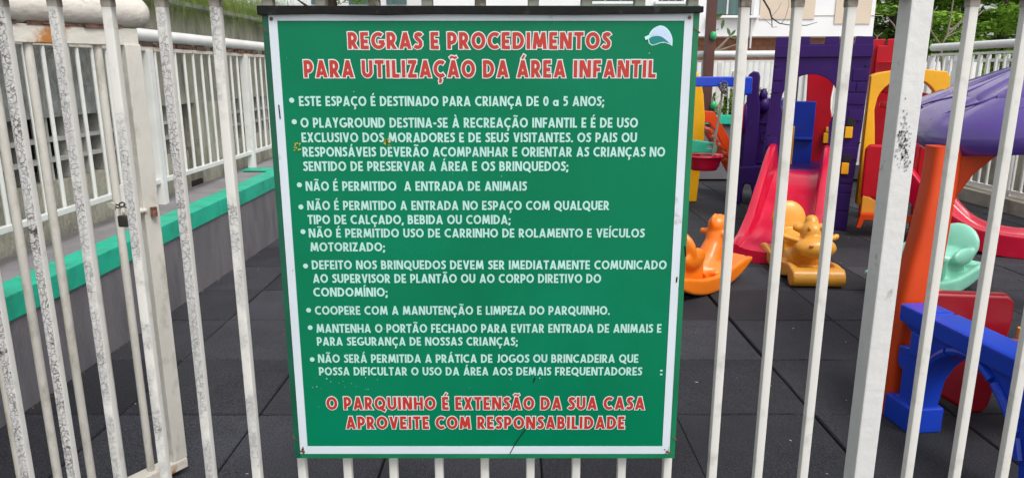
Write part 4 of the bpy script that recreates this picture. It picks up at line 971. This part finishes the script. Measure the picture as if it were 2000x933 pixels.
def letters(s, uL, uR, vT, vB, m, name, dil=0, y=-.0006, gap=.085, th=H_, spread=None):
    """lay the line out on the board plane between the given picture points; one mesh per line"""
    vm_ = (vT+vB)/2; a, c = at(uL, vm_, Y=SY), at(uR, vm_, Y=SY); zt, zb_ = at(1000, vT, Y=SY).z, at(1000, vB, Y=SY).z
    glyphs, W = layout(s, gap); sz = zt-zb_; sx = (c.x-a.x)/W; bm = bmesh.new(); cnt = 0
    def quad(ps):
        nonlocal cnt
        yy = y-.000018*(cnt % 7); cnt += 1
        vs = [bm.verts.new((a.x+px*sx, yy, zb_+pz*sz)) for px, pz in ps]
        f_ = bm.faces.new(vs); f_.normal_update()
        if f_.normal.y > 0: f_.normal_flip()
    for gx, st in glyphs:
        for q in st:
            if q[0] == 'd':
                _, xa, ya, xb, yb = q; L = math.hypot(xb-xa, yb-ya); w_ = (th+dil)*L/abs(yb-ya)
                if ya > yb: xa, ya, xb, yb = xb, yb, xa, ya
                k = (xb-xa)/(yb-ya); A1 = (xa-k*dil, ya-dil); B1 = (xb+k*dil, yb+dil)
                quad([(gx+A1[0]-w_, A1[1]), (gx+A1[0]+w_, A1[1]), (gx+B1[0]+w_, B1[1]), (gx+B1[0]-w_, B1[1])]); continue
            h_ = (th if q[0] == 's' else .062)+dil; P_ = []
            for p in q[1]:
                if not P_ or (Vector((p[0], p[1]))-P_[-1]).length > 1e-4: P_.append(Vector((p[0], p[1])))
            closed = (P_[0]-P_[-1]).length < 1e-4
            if not closed:
                P_[0] = P_[0]+(P_[0]-P_[1]).normalized()*dil; P_[-1] = P_[-1]+(P_[-1]-P_[-2]).normalized()*dil
            N = len(P_); Ls, Rs = [], []
            for i in range(N):
                if closed: d1 = P_[i]-P_[i-1] if i else P_[0]-P_[-2]; d2 = P_[i+1]-P_[i] if i < N-1 else P_[1]-P_[0]
                else: d1 = P_[i]-P_[i-1] if i else P_[1]-P_[0]; d2 = P_[i+1]-P_[i] if i < N-1 else P_[i]-P_[i-1]
                d1, d2 = d1.normalized(), d2.normalized(); n1 = Vector((-d1.y, d1.x)); n2 = Vector((-d2.y, d2.x)); nn = (n1+n2)
                nn = nn.normalized() if nn.length > .1 else n1; k = h_/max(.5, nn.dot(n1)); Ls.append(P_[i]+nn*k); Rs.append(P_[i]-nn*k)
            yy = y-.000018*(cnt % 7); cnt += 1
            V1 = [bm.verts.new((a.x+(gx+p.x)*sx, yy, zb_+p.y*sz)) for p in Ls]; V2 = [bm.verts.new((a.x+(gx+p.x)*sx, yy, zb_+p.y*sz)) for p in Rs]
            for i in range(N-1):
                f_ = bm.faces.new((V1[i], V1[i+1], V2[i+1], V2[i])); f_.normal_update()
                if f_.normal.y > 0: f_.normal_flip()
    me = bpy.data.meshes.new(name); bm.to_mesh(me); bm.free(); me.materials.append(m)
    o = bpy.data.objects.new(name, me); C.objects.link(o); o.parent = sg; return o
def heading(s, uL, uR, vT, vB):
    letters(s, uL, uR, vT, vB, SIGNO, 'heading_outline', dil=.062, y=-.0006, gap=.155, th=.108)
    o = letters(s, uL, uR, vT, vB, SIGNR, 'red_heading', dil=0, y=-.0010, gap=.155, th=.108); o['label'] = 'red heading reading '+s
heading('REGRAS E PROCEDIMENTOS', 680, 1192, 63.5, 96); heading('PARA UTILIZAÇÃO DA ÁREA INFANTIL', 594, 1281, 118, 151.5)
heading('O PARQUINHO É EXTENSÃO DA SUA CASA', 638, 1259, 774, 798.5); heading('APROVEITE COM RESPONSABILIDADE', 676, 1220, 812, 836)
LINES = [
 ('ESTE ESPAÇO É DESTINADO PARA CRIANÇA DE 0 a 5 ANOS;', 584, 1180, 188, 207.5),
 ('O PLAYGROUND DESTINA-SE À RECREAÇÃO INFANTIL E É DE USO', 587, 1246, 230, 249.5),
 ('EXCLUSIVO DOS MORADORES E DE SEUS VISITANTES. OS PAIS OU', 589, 1244, 259, 278),
 ('RESPONSÁVEIS DEVERÃO ACOMPANHAR E ORIENTAR AS CRIANÇAS NO', 591, 1299, 287, 306),
 ('SENTIDO DE PRESERVAR A ÁREA E OS BRINQUEDOS;', 592, 1110, 315, 334),
 ('NÃO É PERMITIDO  A ENTRADA DE ANIMAIS', 597, 1029, 354, 372.5),
 ('NÃO É PERMITIDO A ENTRADA NO ESPAÇO COM QUALQUER', 600, 1190, 392, 410),
 ('TIPO DE CALÇADO, BEBIDA OU COMIDA;', 601, 997, 419.5, 437.5),
 ('NÃO É PERMITIDO USO DE CARRINHO DE ROLAMENTO E VEÍCULOS', 603, 1259, 446, 463.5),
 ('MOTORIZADO;', 606, 752, 473, 490.5),
 ('DEFEITO NOS BRINQUEDOS DEVEM SER IMEDIATAMENTE COMUNICADO', 609, 1302, 508, 525.5),
 ('AO SUPERVISOR DE PLANTÃO OU AO CORPO DIRETIVO DO', 611, 1174, 534.5, 552),
 ('CONDOMÍNIO;', 612, 757, 561, 578.5),
 ('COOPERE COM A MANUTENÇÃO E LIMPEZA DO PARQUINHO.', 615, 1191, 597, 614),
 ('MANTENHA O PORTÃO FECHADO PARA EVITAR ENTRADA DE ANIMAIS E', 618, 1292, 632, 649),
 ('PARA SEGURANÇA DE NOSSAS CRIANÇAS;', 619, 1011, 657.5, 674),
 ('NÃO SERÁ PERMITIDA A PRÁTICA DE JOGOS OU BRINCADEIRA QUE', 621, 1247, 691, 707.5),
 ('POSSA DIFICULTAR O USO DA ÁREA AOS DEMAIS FREQUENTADORES', 623, 1254, 716, 732),
 (':', 1289, 1294, 717, 733)]
for s, a_, c_, t_, q_ in LINES: letters(s, a_, c_, t_, q_, SIGNT, 'text_line', gap=.065, th=.094)
f = None
for u, v in ((570, 196), (575, 238), (585, 361), (588, 404), (592, 452), (597, 519), (603, 605), (606, 639), (610, 701)):
    q = at(u, v, Y=SY)
    if f is None:
        bm = bmesh.new(); bmesh.ops.create_circle(bm, cap_ends=True, segments=20, radius=.0042, matrix=Matrix.Rotation(math.pi/2, 4, 'X')); me = bpy.data.meshes.new('bullet'); bm.to_mesh(me); bm.free(); me.materials.append(SIGNT)
        f = bpy.data.objects.new('bullet', me); C.objects.link(f); f.parent = sg; f.location = (q.x, -.0008, q.z)
    else: link_copy(f, 'bullet', sg, (q.x, -.0008, q.z))
# visor emblem
def flat(pts, m, name, y):
    bm = bmesh.new(); P_ = []
    for px, py in pts: q = at(1230+px*.1072, 20+py*.1072, Y=SY); P_.append((q.x, q.z))
    tr = geometry.tessellate_polygon([[Vector((x, z, 0)) for x, z in P_]]); vs = [bm.verts.new((x, y, z)) for x, z in P_]
    for t3 in tr:
        f_ = bm.faces.new([vs[i] for i in t3]); f_.normal_update()
        if f_.normal.y > 0: f_.normal_flip()
    me = bpy.data.meshes.new(name); bm.to_mesh(me); bm.free(); me.materials.append(m); o = bpy.data.objects.new(name, me); C.objects.link(o); o.parent = sg
LGTM = mat('emblem_pale_cyan', (.50, .80, .76), .35, var=.03); LBLU = mat('emblem_pale_blue', (.55, .63, .82), .35, var=.06, scale=30); LTEAL = mat('emblem_teal', (.0, .20, .19), .35, var=.05); LSTR = mat('emblem_stripe', (.45, .66, .86), .35, var=.03)
dome = smoothpts([(345, 455), (385, 385), (450, 325), (540, 285), (630, 300), (705, 365), (755, 450), (778, 550), (772, 655)], 4)
flat(dome+[(720, 625), (640, 600), (560, 602), (470, 635), (400, 650), (350, 615), (328, 530)], LGTM, 'emblem_outline', -.0006)
flat(smoothpts([(360, 470), (400, 395), (460, 340), (540, 303), (625, 318), (695, 380), (740, 460), (762, 550), (757, 628)], 4)+smoothpts([(740, 620), (660, 545), (570, 485), (480, 462), (400, 480)], 3), LBLU, 'emblem_dome', -.0009)
flat(smoothpts([(348, 520), (400, 488), (470, 475), (560, 480), (640, 530), (715, 605)], 3)+smoothpts([(690, 595), (620, 578), (540, 590), (460, 620), (400, 625), (365, 595)], 3), LTEAL, 'emblem_underside', -.0011)
flat([(265, 492), (340, 458), (356, 515), (287, 550)], LGTM, 'emblem_tab', -.0012)
for x in (450, 520, 590, 650):
    flat([(x, 345+abs(x-550)*.3), (x+34, 345+abs(x-550)*.3), (x-10, 440), (x-44, 440)] if x < 600 else [(x, 360), (x+34, 375), (x+14, 470), (x-20, 450)], LSTR, 'emblem_stripe', -.0013)
# chips, paint drops and scratches on the board
def fleck(cnt, m, name, size, box, seed):
    r = random.Random(seed); bm = bmesh.new()
    for _ in range(cnt):
        u, v = r.uniform(box[0], box[1]), r.uniform(box[2], box[3]); q = at(u, v, Y=SY); s = size*r.uniform(.4, 1.3); n = 6
        vs = [bm.verts.new((q.x+s*r.uniform(.5, 1)*math.cos(6.28*k/n), -.0019, q.z+s*r.uniform(.5, 1)*math.sin(6.28*k/n))) for k in range(n)]; f_ = bm.faces.new(vs[::-1]); f_.normal_update()
        if f_.normal.y > 0: f_.normal_flip()
    me = bpy.data.meshes.new(name); bm.to_mesh(me); bm.free(); me.materials.append(m); o = bpy.data.objects.new(name, me); C.objects.link(o); o.parent = sg; o['kind'] = 'stuff'
fleck(26, SIGNT, 'paint_specks', .0010, (545, 1300, 100, 860), 1)
fleck(14, SIGNT, 'paint_specks', .0012, (600, 720, 735, 760), 2)
fleck(22, mat('yellow_splatter', (.55, .45, .03), .6), 'yellow_splatter', .0018, (750, 764, 268, 284), 3)
fleck(16, mat('yellow_splatter', (.3, .3, .03), .6), 'yellow_splatter', .0016, (575, 588, 279, 294), 4)
fleck(9, BROWNRUST, 'rust_chips', .0022, (1297, 1312, 872, 886), 5); fleck(9, BROWNRUST, 'rust_chips', .0022, (584, 596, 872, 886), 6)
fleck(30, SIGNE, 'dark_marks', .0011, (545, 1300, 300, 860), 9)
def scratch(pts, r_):
    b = B(); b.tube([(at(u, v, Y=SY).x, -.0017, at(u, v, Y=SY).z) for u, v in pts], r_, 4); b.build('scratch', BLACKM, sg)
scratch([(1027, 836), (1018, 848), (1008, 862), (996, 884)], .0008); scratch([(1045, 736), (1042, 745)], .0009); scratch([(1337, 480), (1339, 500)], .0012); scratch([(1322, 540), (1321, 550)], .0012); scratch([(716, 540), (722, 560)], .0003); scratch([(545, 205), (548, 232)], .0010)

bm = bmesh.new(); r = random.Random(21)
for k in range(170):
    u, v = r.gauss(1765, 6), r.gauss(282, 26); q = at(u+(300-v)*.0, v, Y=1.178); q.x = min(max(q.x, .631), .659); sz_ = r.uniform(.0006, .0022)
    if not 1.0 < q.z < 1.2: continue
    vs = [bm.verts.new((q.x+sz_*r.uniform(.4, 1)*math.cos(6.28*i/6), -.0217, q.z+1.8*sz_*r.uniform(.4, 1)*math.sin(6.28*i/6))) for i in range(6)]; bm.faces.new(vs)
me = bpy.data.meshes.new('scuff_marks'); bm.to_mesh(me); bm.free(); me.materials.append(mat('scuff_grey', (.30, .29, .28), .7, var=.4, scale=60)); o = bpy.data.objects.new('scuff_marks', me); C.objects.link(o); o.parent = ff; o['kind'] = 'stuff'
